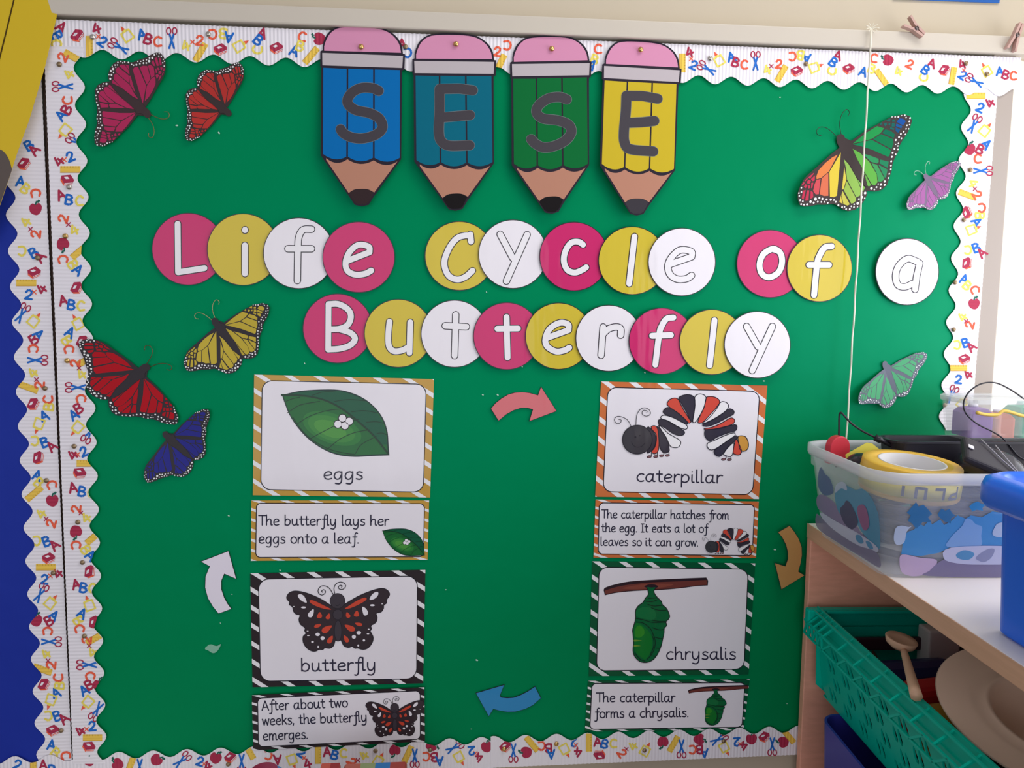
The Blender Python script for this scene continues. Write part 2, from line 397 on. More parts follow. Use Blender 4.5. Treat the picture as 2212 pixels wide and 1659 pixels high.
def strip(name, label, o0, o1, i0, i1, crest, amp, off, wv, motifs, s0, s1, zig=True, flip=1):
    """o0-o1: straight outer edge, i0-i1: mean line of the scalloped edge (photograph coordinates), crest: one crest on it."""
    art = Art(off=off)
    A, B = W(*o0, off), W(*o1, off); Cc, Dd = W(*i0, off), W(*i1, off)
    d = (Dd - Cc).normalized(); out = Vector((d.z, 0, -d.x))          # in-plane normal
    if out.dot((Cc - A)) < 0: out = -out
    ph = (W(*crest, off) - Cc).dot(d); L = (Dd - Cc).length
    n = max(24, int(L / PERIOD * 14)); inner = []
    for i in range(n + 1):
        t = L * i / n
        inner.append(Cc + d * t + out * amp * math.cos(2 * math.pi * (t - ph) / PERIOD))
    m = cor('w', wv); k = art._m(m); nz = n
    outer = [A.lerp(B, i / n) + (out * (.0006 * (i % 2)) if zig else Vector()) for i in range(n + 1)]
    tk = .0008
    for p, q in zip(inner, outer): art.v += [p, q, p + Vector((0, tk, 0)), q + Vector((0, tk, 0))]
    for i in range(n):
        a_, b_ = 4 * i, 4 * i + 4
        for f in ((a_, a_ + 1, b_ + 1, b_), (a_ + 2, b_ + 2, b_ + 3, a_ + 3), (a_, b_, b_ + 2, a_ + 2), (a_ + 1, a_ + 3, b_ + 3, b_ + 1)):
            art.faces.append(f); art.mi.append(k)
    for f in ((0, 2, 3, 1), (4 * n, 4 * n + 1, 4 * n + 3, 4 * n + 2)): art.faces.append(f); art.mi.append(k)
    def inside(p):
        q = W(p[0], p[1], off) - Cc; t = q.dot(d)
        return amp * math.cos(2 * math.pi * (t - ph) / PERIOD) - q.dot(out)
    art.clip = inside
    along = Vector((o1[0] - o0[0], o1[1] - o0[1]))
    for ch, c, x, y, r in re.findall(r'([ABC24xkursp])([mbyog]?)(-?\d+),(-?\d+)(?:,(-?\d+))?', motifs):
        x, y = float(x), float(y)
        t = max(0, min(1, (Vector((x, y)) - Vector(o0)).dot(along) / along.length_squared))
        motif(art, ch, c, x, y, float(r or 0), wv, s0 + (s1 - s0) * t, .0003)
    o = art.build(name)
    bm = bmesh.new(); bm.from_mesh(o.data); 
    bmesh.ops.recalc_face_normals(bm, faces=[f for f in bm.faces if len(f.verts) == 4 and f.material_index == 0]); bm.to_mesh(o.data); bm.free()
    return tag(o, label, 'border strip', 'corrugated scalloped border strips')
strip('border_strip', 'white corrugated border strip with school motifs along the top of the green board', (84, 40), (2206, 124), (84, 111), (2203, 201), (262, 125), .0066, .0042, VW,
 'Am133,59,-40 Bb124,77,-60 Cy122,95,-80 k167,77,30 r193,100 4m208,62,20 xo213,79 2b221,90,-40 u273,74,35 s257,101,60 Ab307,74,10 Bm320,84,-20 Co341,90 s371,83 4y401,99,20 xo416,91 2o431,88,-10 r433,113,-30 '
 'Co460,74,180 By482,73,170 Ab494,81,170 k476,107 u520,98,-60 Am567,72,-20 Bb558,86,-40 Cy556,108,80 k597,104 Ab636,110,-20 By648,99,-20 Co653,80,-10 p690,84,80 r672,120,-40 '
 'Am869,95 Cb881,114,180 2o1074,112,-10 r1081,137,-25 Co1096,98,180 Co1292,106 By1284,128,-20 Ab1279,140,-40 '
 'r1474,136 4m1489,113,20 xo1493,127 2b1498,141,-30 u1552,128,30 s1527,148,60 Ab1580,123,10 Bm1589,134,-20 Co1608,140 s1632,132 4y1657,151,20 xm1666,143 2o1682,139,-10 r1688,159,-30 Co1712,122,180 By1729,120,170 Ab1742,126,170 k1721,154 u1762,145,-70 '
 'Am1810,120,-20 Bb1800,134,-40 Cy1797,154,80 k1833,149 Ab1865,155,-20 By1883,148,-20 Co1888,126,-10 p1918,130,80 r1904,167,35 2o1965,139,-30 4y1940,154,20 Am2013,137,-20 Bb1999,151,-40 Cy1995,168,80 k2040,152,30 r2058,164,-10 4m2078,139,30 xo2082,152 2b2079,163,-40 u2130,151,30 s2105,175,60 Ab2160,154 Bm2172,161,-20 Co2189,164',
 1.08, .9)
strip('border_strip', 'white corrugated border strip with school motifs down the left side of the green board', (94.5, 100), (157.5, 1650), (168.5, 100), (221, 1650), (181, 188), .0078, .0056, HW,
 '2o136,124,60 r158,123,60 4y149,161,60 s136,187,90 Co146,217,90 Bm143,237,60 Ab132,249,50 u139,284,140 s165,306,60 2b152,339,20 xo139,345 4m127,349,60 r152,366,90 k145,389,-20 Am132,421,20 Bb149,431,-10 Cy172,434 2o137,473,70 xm148,485 4y160,497,30 p136,527,200 r172,543,-50 Co136,560,-80 By158,571,-60 Ab169,583,-40 '
 'k166,622,40 Am137,649,10 Bb154,658,-10 Cy175,661 u167,696,30 Ab152,718,-30 By145,735,-60 Co149,754,-80 k178,738,40 2o163,785,80 xm171,795 r186,778,-60 4y176,809,40 s164,837,90 Co175,861,-80 Bm169,882,30 Ab160,896,30 u166,926,140 s193,936,150 2b181,976,20 xo168,982 4m157,983,60 r187,1001,90 k172,1022,-20 Am158,1053,10 Bb177,1061,-10 Cy198,1065 '
 '2o165,1100,80 xm175,1108 4y186,1119,40 p164,1148,190 r203,1160,-50 Co164,1177,-80 By186,1187,-60 Ab196,1200,-40 k194,1235,60 Am165,1262,10 Bb180,1269,-10 Cy200,1271 u192,1304,20 Ab178,1325,-30 By170,1340,-60 Co172,1358,-80 k204,1344,60 2o188,1383,80 r205,1379,-60 xm193,1395 4y200,1410,40 s188,1436,90 Co195,1460,-80 Bm192,1479,30 Ab182,1491,30 p214,1480,0 u188,1519,140 s209,1536,150 2b199,1569,0 xo187,1575 4m173,1580,60 r200,1593,90 k192,1613,-20',
 1.05, 1.0)
strip('border_strip', 'white corrugated border strip with school motifs down the right edge of the blue board', (83, 30), (156, 1650), (0, 30), (90, 1650), (31.5, 543), .0078, .0016, HW,
 'Bb62,314,30 Am74,324,50 k52,354,30 Ab45,392,-10 By55,407,-40 Co77,417,-80 p77,451 4y56,480,60 xm66,495 2o78,506,80 Cy48,542,180 Bb72,546,30 Am87,555,50 k74,589 r57,611,90 4m90,625,60 2b62,637,-10 xo74,631 s48,677,-30 u75,691,-40 Ab84,723,-50 Bm72,733,30 Co72,753,-90 s81,778,-90 4y71,806,50 xm79,820 2o86,833,80 r62,837,70 k72,873,40 Co104,863,90 By105,879,80 Ab96,898,20 u83,919,160 '
 'Cy76,952,180 Bb96,955,20 Am112,964,40 k83,989,60 Ab81,1027,-20 By84,1042,-40 Co112,1047,-70 r74,1066,-50 p113,1081 4y89,1110,60 xm100,1121 2o111,1131,70 Cy80,1168,180 Bb100,1169,20 Am118,1177,40 k105,1206 r99,1225,90 4m125,1239,50 2b96,1252,-10 xo109,1244 s88,1281,-30 u111,1300,-40 Ab117,1330,-40 Bm105,1341,30 Co103,1363,-90 p78,1340 s111,1386,-90 4y99,1413,50 xm104,1427 2o111,1437,80 r92,1446,70 Co126,1464,90 By128,1481,80 Ab121,1496,20 k95,1479,40 u109,1515,160 Cy105,1546,180 Bb123,1546,20 Am138,1552,40 k114,1578 Ab112,1609,-10 By120,1625,-40 Co142,1632,-70',
 1.05, 1.0)
strip('border_strip', 'white corrugated border strip with school motifs down the right side of the green board', (2156, 190), (2098, 930), (2092, 190), (2035, 930), (2071, 345.6), .0076, .0030, HW,
 'r2108,207,90 2b2117,233,-30 4m2138,223,60 s2104,268,-30 u2129,280,-40 Ab2131,312,-50 Bm2117,322,-30 Co2112,343 p2094,322 s2123,369,-90 4y2102,396,-60 xm2106,408 2o2110,421,-60 r2090,421,70 Co2121,449,180 By2117,466,-90 Ab2110,480,-60 k2089,459,90 u2102,495,-70 Bb2108,535,20 Am2121,546,40 Cy2091,540,180 k2089,569,60 Ab2083,603,-20 By2089,616,-40 Co2106,626,-70 p2104,656 2o2095,702,70 xm2087,694 4y2079,685,60 Bb2085,740,20 Am2098,749,40 Cy2068,745,180 k2083,776 r2070,795,90 2b2070,820,-10 4m2091,810,50 s2055,852,-30 u2080,870,-40',
 .98, .9)
strip('border_strip', 'white corrugated border strip with school motifs along the foot of the boards, left piece', (-70, 1740), (1066, 1660), (-70, 1646), (1066, 1599), (256, 1623), .0064, .0052, VW,
 '2b38,1652,-20 r72,1660 Am94,1652 Bb112,1662 p193,1642 p254,1651,60 r283,1650,-20 s302,1660,180 p338,1641,-60 s393,1642,-50 2b432,1645,-20 xo441,1650 4m449,1655,20 p466,1637,-20 k498,1636,20 s522,1649,180 r538,1622,30 Co580,1631,180 Am599,1641,180 u632,1644,200 2b651,1626,-40 xo657,1637 4m664,1650,20 r687,1630 Am707,1624 Bb723,1630,-20 Cy742,1627 2o759,1646,-60 xm773,1642 4y786,1632,60 u819,1641,-30 p853,1620,180 r881,1629,-25 s896,1637,180 Co921,1634,180 Bm938,1636,180 Ab949,1644,180 p932,1610,-90 s982,1614,-60 u993,1638,-150 2b1019,1621,180 xo1027,1627 4m1035,1636,180 p1051,1613',
 1.0, .92)
strip('border_strip', 'white corrugated border strip with school motifs along the foot of the green board, right piece', (1060, 1659), (1760, 1629), (1060, 1598), (1760, 1574), (1134.5, 1588), .0064, .0062, VW,
 'k1092,1613,20 s1109,1626,180 p1137,1625,100 r1149,1607,40 Co1170,1611,180 Bm1185,1617,180 Ab1190,1629,180 u1221,1621,-150 2b1240,1603,180 xo1244,1610 4m1249,1625,180 r1272,1604 Am1291,1602 Bb1306,1606,-20 k1295,1630,160 Cy1325,1606 2o1343,1627,-60 xm1353,1618 4y1367,1612,60 u1395,1619,-30 p1432,1602,180 r1455,1607,-30 s1472,1617,180 Co1496,1619,180 Bm1511,1619,180 Ab1521,1627,180 p1510,1596,-90 s1553,1596,-60 u1566,1617,-150 2b1592,1602,180 xo1599,1607 4m1607,1611,180 p1623,1596 k1651,1592,20 s1668,1612,180 p1692,1603,100 r1703,1590,40',
 .94, .9)

# ================================================================== four paper pencils spelling the title
zp = zoomer(600, 0, 3.318); zq = zoomer(1200, 0, 3.318)
PSRC = [(308, 370), (908, 392), (318, 1110), (882, 1140), (605, 1475)]
def arcs(xs, ys, sag):
    out = []
    for i in range(len(xs) - 1):
        for k in range(9):
            t = k / 8; out.append((xs[i] + (xs[i + 1] - xs[i]) * t, ys[i] + (ys[i + 1] - ys[i]) * t + sag * 4 * t * (1 - t)))
    return out
edge_ink = ink('outline', (42, 36, 48)); letter_ink = mat('ink_charcoal', (60, 56, 62), rough=.6, k=1.2, spec=.3); pale_ink = ink('pale_edge', (120, 130, 132))
def pencil(dst, colour, word, cname, strokes, zf, tilt, lead=(22, 18, 20)):
    f = affine(PSRC, dst)
    cx = sum(p[0] for p in dst) / 5; y0 = dst[0][1]
    off = .0075
    def new(): return Art(off=off, tilt=(cx, y0, tilt[0], tilt[1]), f=f)
    a = new()
    sil = [(304, 366), (322, 358)] + spl([(322, 330), (332, 285), (365, 228), (440, 186), (600, 182), (750, 200), (838, 250), (884, 315), (898, 388)], 4) + [(912, 390), (908, 500), (892, 508), (886, 1146), (690, 1415), (655, 1472), (605, 1484), (555, 1472), (520, 1420), (310, 1115), (312, 480), (304, 476)]
    a.poly(sil, edge_ink, 0, .0006)
    root = a.build('paper_pencil')
    tag(root, word, 'paper pencil', 'paper pencil cut-outs along the top of the green board')
    b = new()
    b.poly([(332, 362)] + spl([(332, 330), (345, 290), (378, 235), (445, 197), (600, 194), (745, 212), (825, 256), (870, 318), (884, 380)], 4), ink('eraser_pink', (208, 140, 172)), .0002); b.build('eraser', root)
    b = new(); b.poly([(318, 378), (898, 402), (893, 490), (320, 468)], ink('ferrule_grey', (163, 155, 158)), .0002); b.build('ferrule', root)
    b = new(); m = ink('barrel_' + cname, colour)
    xs = [326, 500, 690, 876]; ys = [1112, 1134, 1142, 1142]
    for i in range(3):
        x0, x1 = xs[i] + (6 if i else 0), xs[i + 1] - (6 if i < 2 else 0)
        lower = arcs([x1, x0], [ys[i + 1] - 6, ys[i] - 6], 28)
        b.poly([(x0, 486 + i * 7), (x1, 490 + (i + 1) * 5)] + lower, m, .0002)
    b.build('barrel', root)
    b = new(); b.poly([(350, 1150)] + arcs([350, 502, 690, 860], [1138, 1146, 1154, 1162], 30) + [(694, 1385)] + [(p[0], p[1]) for p in spl([(690, 1382), (650, 1362), (600, 1358), (550, 1364), (512, 1388)], 4)], ink('wood_tan', (180, 128, 106)), .0002); b.build('wood_tip', root)
    b = new(); b.poly(spl([(512, 1392), (550, 1366), (600, 1360), (650, 1364), (690, 1386)], 4) + [(655, 1455), (630, 1470), (580, 1470), (552, 1455)], ink('lead_%d' % lead[0], lead), .0002); b.build('lead_tip', root)
    b = Art(off=off, tilt=(cx, y0, tilt[0], tilt[1]))
    for st in strokes:
        pts = zf(st)
        sm = spl(pts, 5) if len(pts) > 3 else pts
        b.stroke(sm, 22.6, pale_ink, .0004)
    for st in strokes:
        pts = zf(st)
        sm = spl(pts, 5) if len(pts) > 3 else pts
        b.stroke(sm, 21, letter_ink, .0006)
    b.build('letter', root)
    return root
S1 = [[(725, 655), (680, 635), (600, 633), (530, 670), (500, 735), (555, 790), (660, 815), (730, 855), (752, 920), (705, 970), (610, 997), (530, 988), (475, 960), (453, 930)]]
E2 = [[(1398, 650), (1300, 637), (1160, 640)], [(1160, 640), (1160, 790), (1155, 950), (1172, 1015), (1230, 1048), (1375, 1045)], [(1180, 845), (1280, 836), (1378, 828)]]
S3 = [[(2070, 715), (2020, 698), (1940, 708), (1870, 757), (1853, 810), (1900, 852), (2000, 865), (2080, 895), (2102, 950), (2060, 1010), (1980, 1050), (1900, 1060), (1840, 1030), (1815, 1002)]]
E4 = [[(730, 710), (620, 690), (505, 690)], [(505, 690), (500, 800), (485, 950), (490, 1030), (530, 1075), (695, 1090)], [(520, 885), (620, 880), (705, 870)]]
pencil(zp(PSRC), (0, 104, 172), 'blue paper pencil with letter S, first of the four title pencils', 'blue', S1, zp, (0.00001, .000022), lead=(52, 38, 40))
pencil(zp([(970, 425), (1560, 438), (985, 1160), (1545, 1165), (1275, 1505)]), (0, 100, 122), 'teal paper pencil with letter E, between the blue and the green pencils', 'teal', E2, zp, (0, .00002))
pencil([(1101.8, 135.6), (1276.9, 134), (1109.3, 357), (1270.8, 355.6), (1189.2, 460)], (0, 104, 48), 'green paper pencil with letter S, between the teal and the yellow pencils', 'green', S3, zp, (0, .00002))
pencil(zq([(338, 460), (898, 498), (320, 1195), (855, 1215), (565, 1537)]), (196, 172, 40), 'yellow paper pencil with letter E, last of the four title pencils', 'yellow', E4, zq, (-.00002, .00003), lead=(58, 54, 60))

# ================================================================== letter discs
ZL = dict(a=zoomer(300, 430, 3.3515), b=zoomer(900, 450, 3.687), c=zoomer(1450, 450, 3.626), d=zoomer(620, 600, 3.95))
PINK, YEL, WHI = (200, 38, 104), (206, 184, 54), (206, 202, 214)
DC = {'pink': PINK, 'yellow': YEL, 'white': WHI}
white_ink = lam('letter_white', (208, 204, 216)); thin_ink = lam('outline', (44, 36, 48))
def disc(word, ch, colour, cx, cy, rx, ry, z, strokes, order, ex=0):
    off = .0028 + .0011 * order
    tilt = (cx, cy, -.000012, random.uniform(-.00001, .00001))
    a = Art(off=off, tilt=tilt)
    a.disc(cx, cy, rx, thin_ink, 0, ry=ry, n=64, thick=.0005)
    a.disc(cx, cy, rx - 1.6, lam('disc_' + colour, DC[colour]), .0002, ry=ry - 1.6, n=64)
    root = a.build('letter_disc'); n_word, place = word
    tag(root, '%s paper disc with the letter %s, %s' % (colour, ch, place), 'letter disc', "letter discs of the word '%s'" % n_word)
    b = Art(off=off, tilt=tilt); zf = ZL[z]
    S = []
    for st in strokes:
        pts = zf(st)
        S.append(spl(pts, 5, False) if len(pts) > 3 else pts)
    for pts in S: b.stroke(pts, 16.2, thin_ink, .0004)
    for pts in S: b.stroke(pts, 12.6, white_ink, .0006)
    b.build('letter', root)
L1, L2, L3, L4 = "Life", "Cycle", "of", "Butterfly"
disc((L1, "starting the word 'Life'"), 'capital L', 'pink', 406.8, 538, 78.5, 78.3, 'a', [[(282, 180), (285, 530)], [(285, 530), (475, 500)]], 0)
disc((L1, "second in 'Life'"), 'i', 'yellow', 525.5, 539, 78, 78, 'a', [[(768, 335), (768, 540)], [(769, 222), (769, 226)]], 1)
disc((L1, "third in 'Life'"), 'f', 'white', 645.7, 547, 77, 77, 'a', [[(1250, 218), (1190, 222), (1160, 270), (1152, 350), (1148, 590)], [(1080, 360), (1250, 360)]], 2)
disc((L1, "ending the word 'Life'"), 'e', 'pink', 775, 555.5, 78.3, 76.8, 'a', [[(1500, 452), (1670, 385)], [(1670, 385), (1664, 345), (1590, 332), (1525, 385), (1497, 460), (1512, 520), (1570, 548), (1640, 540), (1682, 518)]], 3)
disc((L2, "starting the word 'Cycle'"), 'capital C', 'yellow', 992.5, 552.8, 75, 75, 'b', [[(433, 265), (428, 208)], [(418, 218), (380, 218), (320, 240), (260, 315), (220, 430), (250, 530), (320, 567), (390, 545), (445, 497)]], 0)
disc((L2, "second in 'Cycle'"), 'y', 'white', 1108, 549, 74.8, 74.6, 'b', [[(665, 207), (765, 395)], [(880, 210), (715, 580)]], 1)
disc((L2, "third in 'Cycle'"), 'c', 'pink', 1240, 554, 75, 74.8, 'b', [[(1325, 290), (1290, 268), (1230, 275), (1185, 340), (1172, 420), (1200, 490), (1260, 512), (1320, 490), (1350, 470)]], 2)
disc((L2, "fourth in 'Cycle'"), 'l', 'yellow', 1366, 563, 74, 74, 'b', [[(1735, 225), (1692, 600)]], 3)
disc((L2, "ending the word 'Cycle'"), 'e', 'white', 1473, 566, 73.5, 73.7, 'b', [[(2005, 450), (2190, 386)], [(2190, 386), (2186, 345), (2100, 332), (2030, 390), (2000, 460), (2020, 530), (2080, 565), (2150, 560), (2190, 535)]], 4)
disc((L3, "starting the word 'of'"), 'o', 'pink', 1664, 570, 73.4, 73.8, 'c', [[(790, 318), (850, 345), (868, 420), (840, 500), (770, 540), (710, 515), (690, 440), (720, 360), (790, 318), (830, 328)]], 0)
disc((L3, "ending the word 'of' beside the hanging string"), 'f', 'yellow', 1770.3, 579.6, 71.3, 73, 'c', [[(1255, 298), (1200, 308), (1160, 370), (1140, 440), (1118, 680)], [(1078, 443), (1235, 443)]], 1)
disc(("a", "alone right of the hanging string"), 'a', 'white', 1959.8, 587, 69.4, 72.4, 'c', [[(1930, 420), (1850, 395), (1780, 450), (1755, 530), (1775, 600), (1830, 615), (1890, 590)], [(1945, 430), (1920, 540), (1910, 635)]], 3)
disc((L4, "starting the word 'Butterfly'"), 'capital B', 'pink', 729.5, 709.5, 75.5, 75.4, 'd', [[(355, 225), (352, 610)], [(355, 225), (440, 225), (520, 270), (545, 330), (520, 400), (450, 435), (360, 440)], [(450, 440), (540, 470), (580, 520), (540, 575), (450, 605), (352, 612)]], 0)
disc((L4, "second in 'Butterfly'"), 'u', 'yellow', 860.5, 720, 74, 74, 'd', [[(875, 375), (865, 480), (870, 580), (910, 625), (980, 620), (1040, 590)], [(1052, 380), (1045, 640)]], 1)
disc((L4, "first of the two t discs in 'Butterfly'"), 't', 'white', 982, 721, 73, 73, 'd', [[(1440, 315), (1430, 665)], [(1350, 410), (1530, 418)]], 2)
disc((L4, "second of the two t discs in 'Butterfly'"), 't', 'pink', 1095, 726, 73, 73, 'd', [[(1873, 335), (1882, 680)], [(1795, 435), (1970, 433)]], 3)
disc((L4, "fifth in 'Butterfly'"), 'e', 'yellow', 1207, 726, 72.5, 72.3, 'b', [[(1030, 1035), (1210, 970)], [(1210, 970), (1206, 925), (1140, 912), (1060, 960), (1025, 1040), (1040, 1100), (1110, 1140), (1180, 1130), (1215, 1110)]], 4)
disc((L4, "sixth in 'Butterfly'"), 'r', 'white', 1315, 730.5, 72, 72, 'b', [[(1485, 945), (1468, 1170)], [(1485, 1000), (1530, 960), (1590, 945), (1625, 960), (1625, 1010)]], 5)
disc((L4, "seventh in 'Butterfly'"), 'f', 'pink', 1429.5, 736.7, 71.8, 72, 'b', [[(2045, 870), (1990, 880), (1950, 940), (1930, 1010), (1900, 1245)], [(1875, 1015), (2025, 1010)]], 6)
disc((L4, "eighth in 'Butterfly'"), 'l', 'yellow', 1538, 739, 71, 71, 'c', [[(338, 877), (300, 1230)]], 7)
disc((L4, "ending the word 'Butterfly'"), 'y', 'white', 1636, 744.7, 72.4, 72.5, 'c', [[(590, 925), (680, 1085)], [(793, 925), (632, 1270)]], 8)

# ================================================================== arrows
def arrow(pts, zf, cname, colour, label, tilt, off=.003):
    a = Art(off=off, tilt=tilt); P = zf(pts)
    a.poly(P, edge_ink, 0, .0005)
    c = Vector((sum(p[0] for p in P) / len(P), sum(p[1] for p in P) / len(P)))
    tag_later = lambda root: tag(root, label, 'paper arrow', 'curved paper arrows between the life cycle cards')
    b = a
    n = len(P); Q = []
    for i in range(n):
        p0, p1, p2 = Vector(P[i - 1]), Vector(P[i]), Vector(P[(i + 1) % n])
        e1, e2 = (p1 - p0).normalized(), (p2 - p1).normalized()
        n1, n2 = Vector((-e1.y, e1.x)), Vector((-e2.y, e2.x)); m = (n1 + n2)
        m = m.normalized() / max(.35, m.normalized().dot(n1)); Q.append(p1 + m * .9)
    A = sum(P[i][0] * P[(i + 1) % n][1] - P[(i + 1) % n][0] * P[i][1] for i in range(n))
    if A < 0: Q = [Vector(P[i]) * 2 - Q[i] for i in range(n)]
    b.poly([tuple(q) for q in Q], lam('arrow_' + cname, colour), .0002)
    root = a.build('paper_arrow'); tag_later(root)
    return root
arrow([(400, 630), (500, 510), (640, 400), (780, 320), (920, 280), (1080, 265), (1250, 285), (1425, 335), (1495, 145), (1840, 685), (1230, 910), (1310, 650), (1200, 620), (1060, 620), (900, 670), (740, 760), (570, 900)], zoomer(1020, 820, 10.05), 'coral', (206, 104, 110), 'coral red curved paper arrow between the eggs and caterpillar cards', (1130, 875, 0, .00003))
arrow([(200, 430), (935, 215), (815, 500), (860, 535), (1000, 550), (1150, 540), (1300, 490), (1500, 390), (1700, 260), (1850, 560), (1650, 740), (1450, 840), (1200, 905), (1000, 910), (800, 880), (650, 840), (535, 1030)], zoomer(1010, 1460, 11.64), 'blue', (48, 134, 188), 'bright blue curved paper arrow between the chrysalis and butterfly cards', (1100, 1510, 0, 0))
arrow([(390, 290), (640, 145), (740, 270), (840, 430), (900, 600), (905, 780), (880, 940), (830, 1115), (965, 1200), (465, 1505), (320, 930), (545, 1000), (600, 850), (595, 700), (560, 560), (480, 400)], zoomer(1640, 1120, 9.757), 'mustard', (186, 140, 84), 'mustard yellow curved paper arrow beside the wooden bookcase', (1705, 1200, 0, 0), off=.012)
arrow([(85, 285), (490, 130), (605, 540), (430, 465), (390, 560), (390, 680), (430, 800), (480, 890), (535, 965), (345, 1035), (260, 930), (190, 810), (150, 660), (155, 500), (215, 355)], zoomer(420, 1170, 6.63), 'white', (202, 196, 210), 'white curved paper arrow left of the butterfly card', (475, 1255, 0, 0))

# ================================================================== cut-out butterflies
ZB = lambda p: (390 + p[0] / 9.219, 640 + p[1] / 9.219)
BSRC = [(459.4, 687.7), (522.9, 773.4), (582, 660.6), (399.8, 784.3)]
OUT_R = [(700, 470), (870, 530), (1080, 380), (1300, 260), (1450, 180), (1640, 140), (1740, 165), (1790, 230), (1770, 340), (1730, 440), (1680, 520), (1645, 600), (1640, 680), (1600, 770), (1580, 850), (1580, 950), (1560, 1060), (1540, 1160), (1470, 1230), (1370, 1255), (1260, 1250), (1222, 1240), (1000, 950), (800, 640)]
OUT_L = [(1222, 1240), (1240, 1290), (1210, 1380), (1150, 1470), (1060, 1530), (960, 1550), (860, 1525), (770, 1470), (690, 1450), (560, 1465), (430, 1465), (320, 1490), (210, 1500), (140, 1480), (95, 1400), (80, 1310), (110, 1200), (150, 1110), (220, 1030), (330, 940), (450, 830), (570, 720), (690, 630), (790, 640), (1000, 950)]
BODY = [(620, 490), (640, 450), (690, 435), (740, 460), (790, 540), (870, 560), (890, 600), (900, 640), (960, 740), (1050, 860), (1130, 990), (1190, 1100), (1220, 1190), (1130, 1140), (1020, 1040), (930, 920), (850, 830), (780, 770), (720, 690), (690, 630), (640, 560)]
CELL_R = [[(895, 570), (1000, 480), (1120, 390), (1240, 315), (1360, 345), (1310, 420), (1190, 498), (1050, 535)], [(900, 582), (1190, 514), (1520, 658), (1510, 730), (1490, 755), (1200, 650), (1000, 600)], [(1208, 502), (1325, 430), (1528, 500), (1545, 560), (1528, 645)], [(1340, 415), (1380, 358), (1480, 385), (1545, 430), (1538, 485)],
 [(1545, 250), (1580, 200), (1640, 205), (1690, 240), (1660, 300), (1600, 280)], [(1545, 275), (1645, 310), (1635, 345), (1540, 312)], [(1540, 330), (1620, 360), (1600, 410), (1550, 385)], [(1470, 265), (1520, 265), (1525, 320), (1475, 325)], [(1455, 325), (1522, 345), (1515, 372), (1452, 350)], [(1370, 240), (1420, 205), (1442, 210), (1438, 250)], [(1470, 220), (1515, 215), (1515, 250), (1470, 252)], [(1280, 280), (1310, 258), (1325, 285), (1295, 300)], [(1345, 275), (1385, 262), (1398, 295), (1365, 318)], [(1418, 270), (1450, 270), (1445, 300), (1420, 300)],
 [(905, 645), (1030, 700), (1200, 830), (1350, 1010), (1380, 1120), (1350, 1165), (1300, 1160), (1110, 930), (1000, 790)], [(1060, 705), (1200, 740), (1342, 785), (1352, 830), (1330, 853), (1230, 830)], [(1240, 850), (1330, 870), (1475, 1060), (1485, 1085), (1430, 1115), (1390, 1110), (1350, 1000)], [(1352, 868), (1510, 940), (1505, 1040), (1488, 1062)], [(1370, 795), (1510, 825), (1510, 918), (1365, 848)], [(1100, 935), (1285, 1165), (1250, 1185), (1225, 1170), (1170, 1040)]]
CELL_L = [[(668, 735), (556, 980), (440, 1078), (365, 1100), (355, 1060), (380, 970), (480, 860), (580, 780)], [(718, 700), (725, 900), (735, 1330), (690, 1355), (622, 1350), (564, 990), (640, 850)], [(448, 1085), (548, 1002), (592, 1335), (520, 1340), (445, 1315)], [(360, 1115), (430, 1092), (430, 1315), (380, 1320), (330, 1270), (340, 1180)],
 [(165, 1270), (205, 1260), (190, 1400), (155, 1380)], [(225, 1265), (265, 1265), (270, 1410), (215, 1415)], [(290, 1270), (330, 1290), (345, 1360), (300, 1390)], [(205, 1140), (235, 1110), (275, 1125), (262, 1165), (225, 1172)], [(165, 1215), (190, 1175), (215, 1190), (205, 1235)], [(225, 1195), (262, 1190), (278, 1225), (250, 1240)], [(285, 1155), (318, 1150), (310, 1230), (290, 1230)], [(220, 1080), (300, 1010), (310, 1020), (255, 1095)], [(270, 1100), (330, 1045), (335, 1120), (300, 1130)], [(165, 1130), (210, 1080), (215, 1100), (180, 1135)], [(130, 1190), (150, 1148), (175, 1155), (150, 1198)],
 [(780, 797), (870, 870), (1000, 1030), (1050, 1100), (1140, 1255), (1120, 1320), (1065, 1350), (872, 1090), (830, 920)], [(803, 912), (862, 1092), (835, 1238), (808, 1238)], [(872, 1115), (1060, 1362), (1060, 1400), (1030, 1430), (990, 1440), (842, 1250)], [(820, 1258), (968, 1450), (930, 1470), (862, 1450), (810, 1320)], [(803, 1325), (848, 1448), (790, 1420)], [(1040, 1080), (1190, 1200), (1170, 1250), (1155, 1250)]]
DOTS = '1460,180,9 1510,180,12 1560,180,14 1610,160,9 1660,157,13 1685,188,12 1750,195,14 1745,243,13 1718,300,12 1758,290,11 1712,350,12 1752,350,11 1680,390,13 1640,425,14 1714,430,12 1618,470,15 1660,488,13 1573,513,15 1622,560,11 1583,575,9 1620,598,11 1572,638,14 1630,648,12 1552,697,15 1605,717,12 1550,755,15 1550,820,15 1555,882,13 1562,935,13 1548,1000,13 1545,1060,13 1493,1110,16 1500,1160,16 1440,1155,18 1395,1148,10 1440,1208,13 1375,1195,14 1347,1228,12 1297,1213,20 L 1202,1282,20 1160,1342,18 1205,1358,12 1110,1372,14 1150,1412,20 1098,1435,22 1040,1450,12 1042,1490,14 1100,1485,11 997,1480,13 976,1520,15 916,1522,14 885,1490,13 845,1495,14 778,1468,16 728,1420,14 695,1395,13 640,1390,18 597,1438,13 570,1390,16 540,1425,12 500,1382,17 487,1427,13 447,1370,16 427,1425,14 385,1388,24 362,1440,16 308,1428,20 255,1468,16 205,1473,13 157,1467,14 178,1425,13 132,1410,15 110,1348,13 98,1308,12 138,1293,13 128,1230,13'
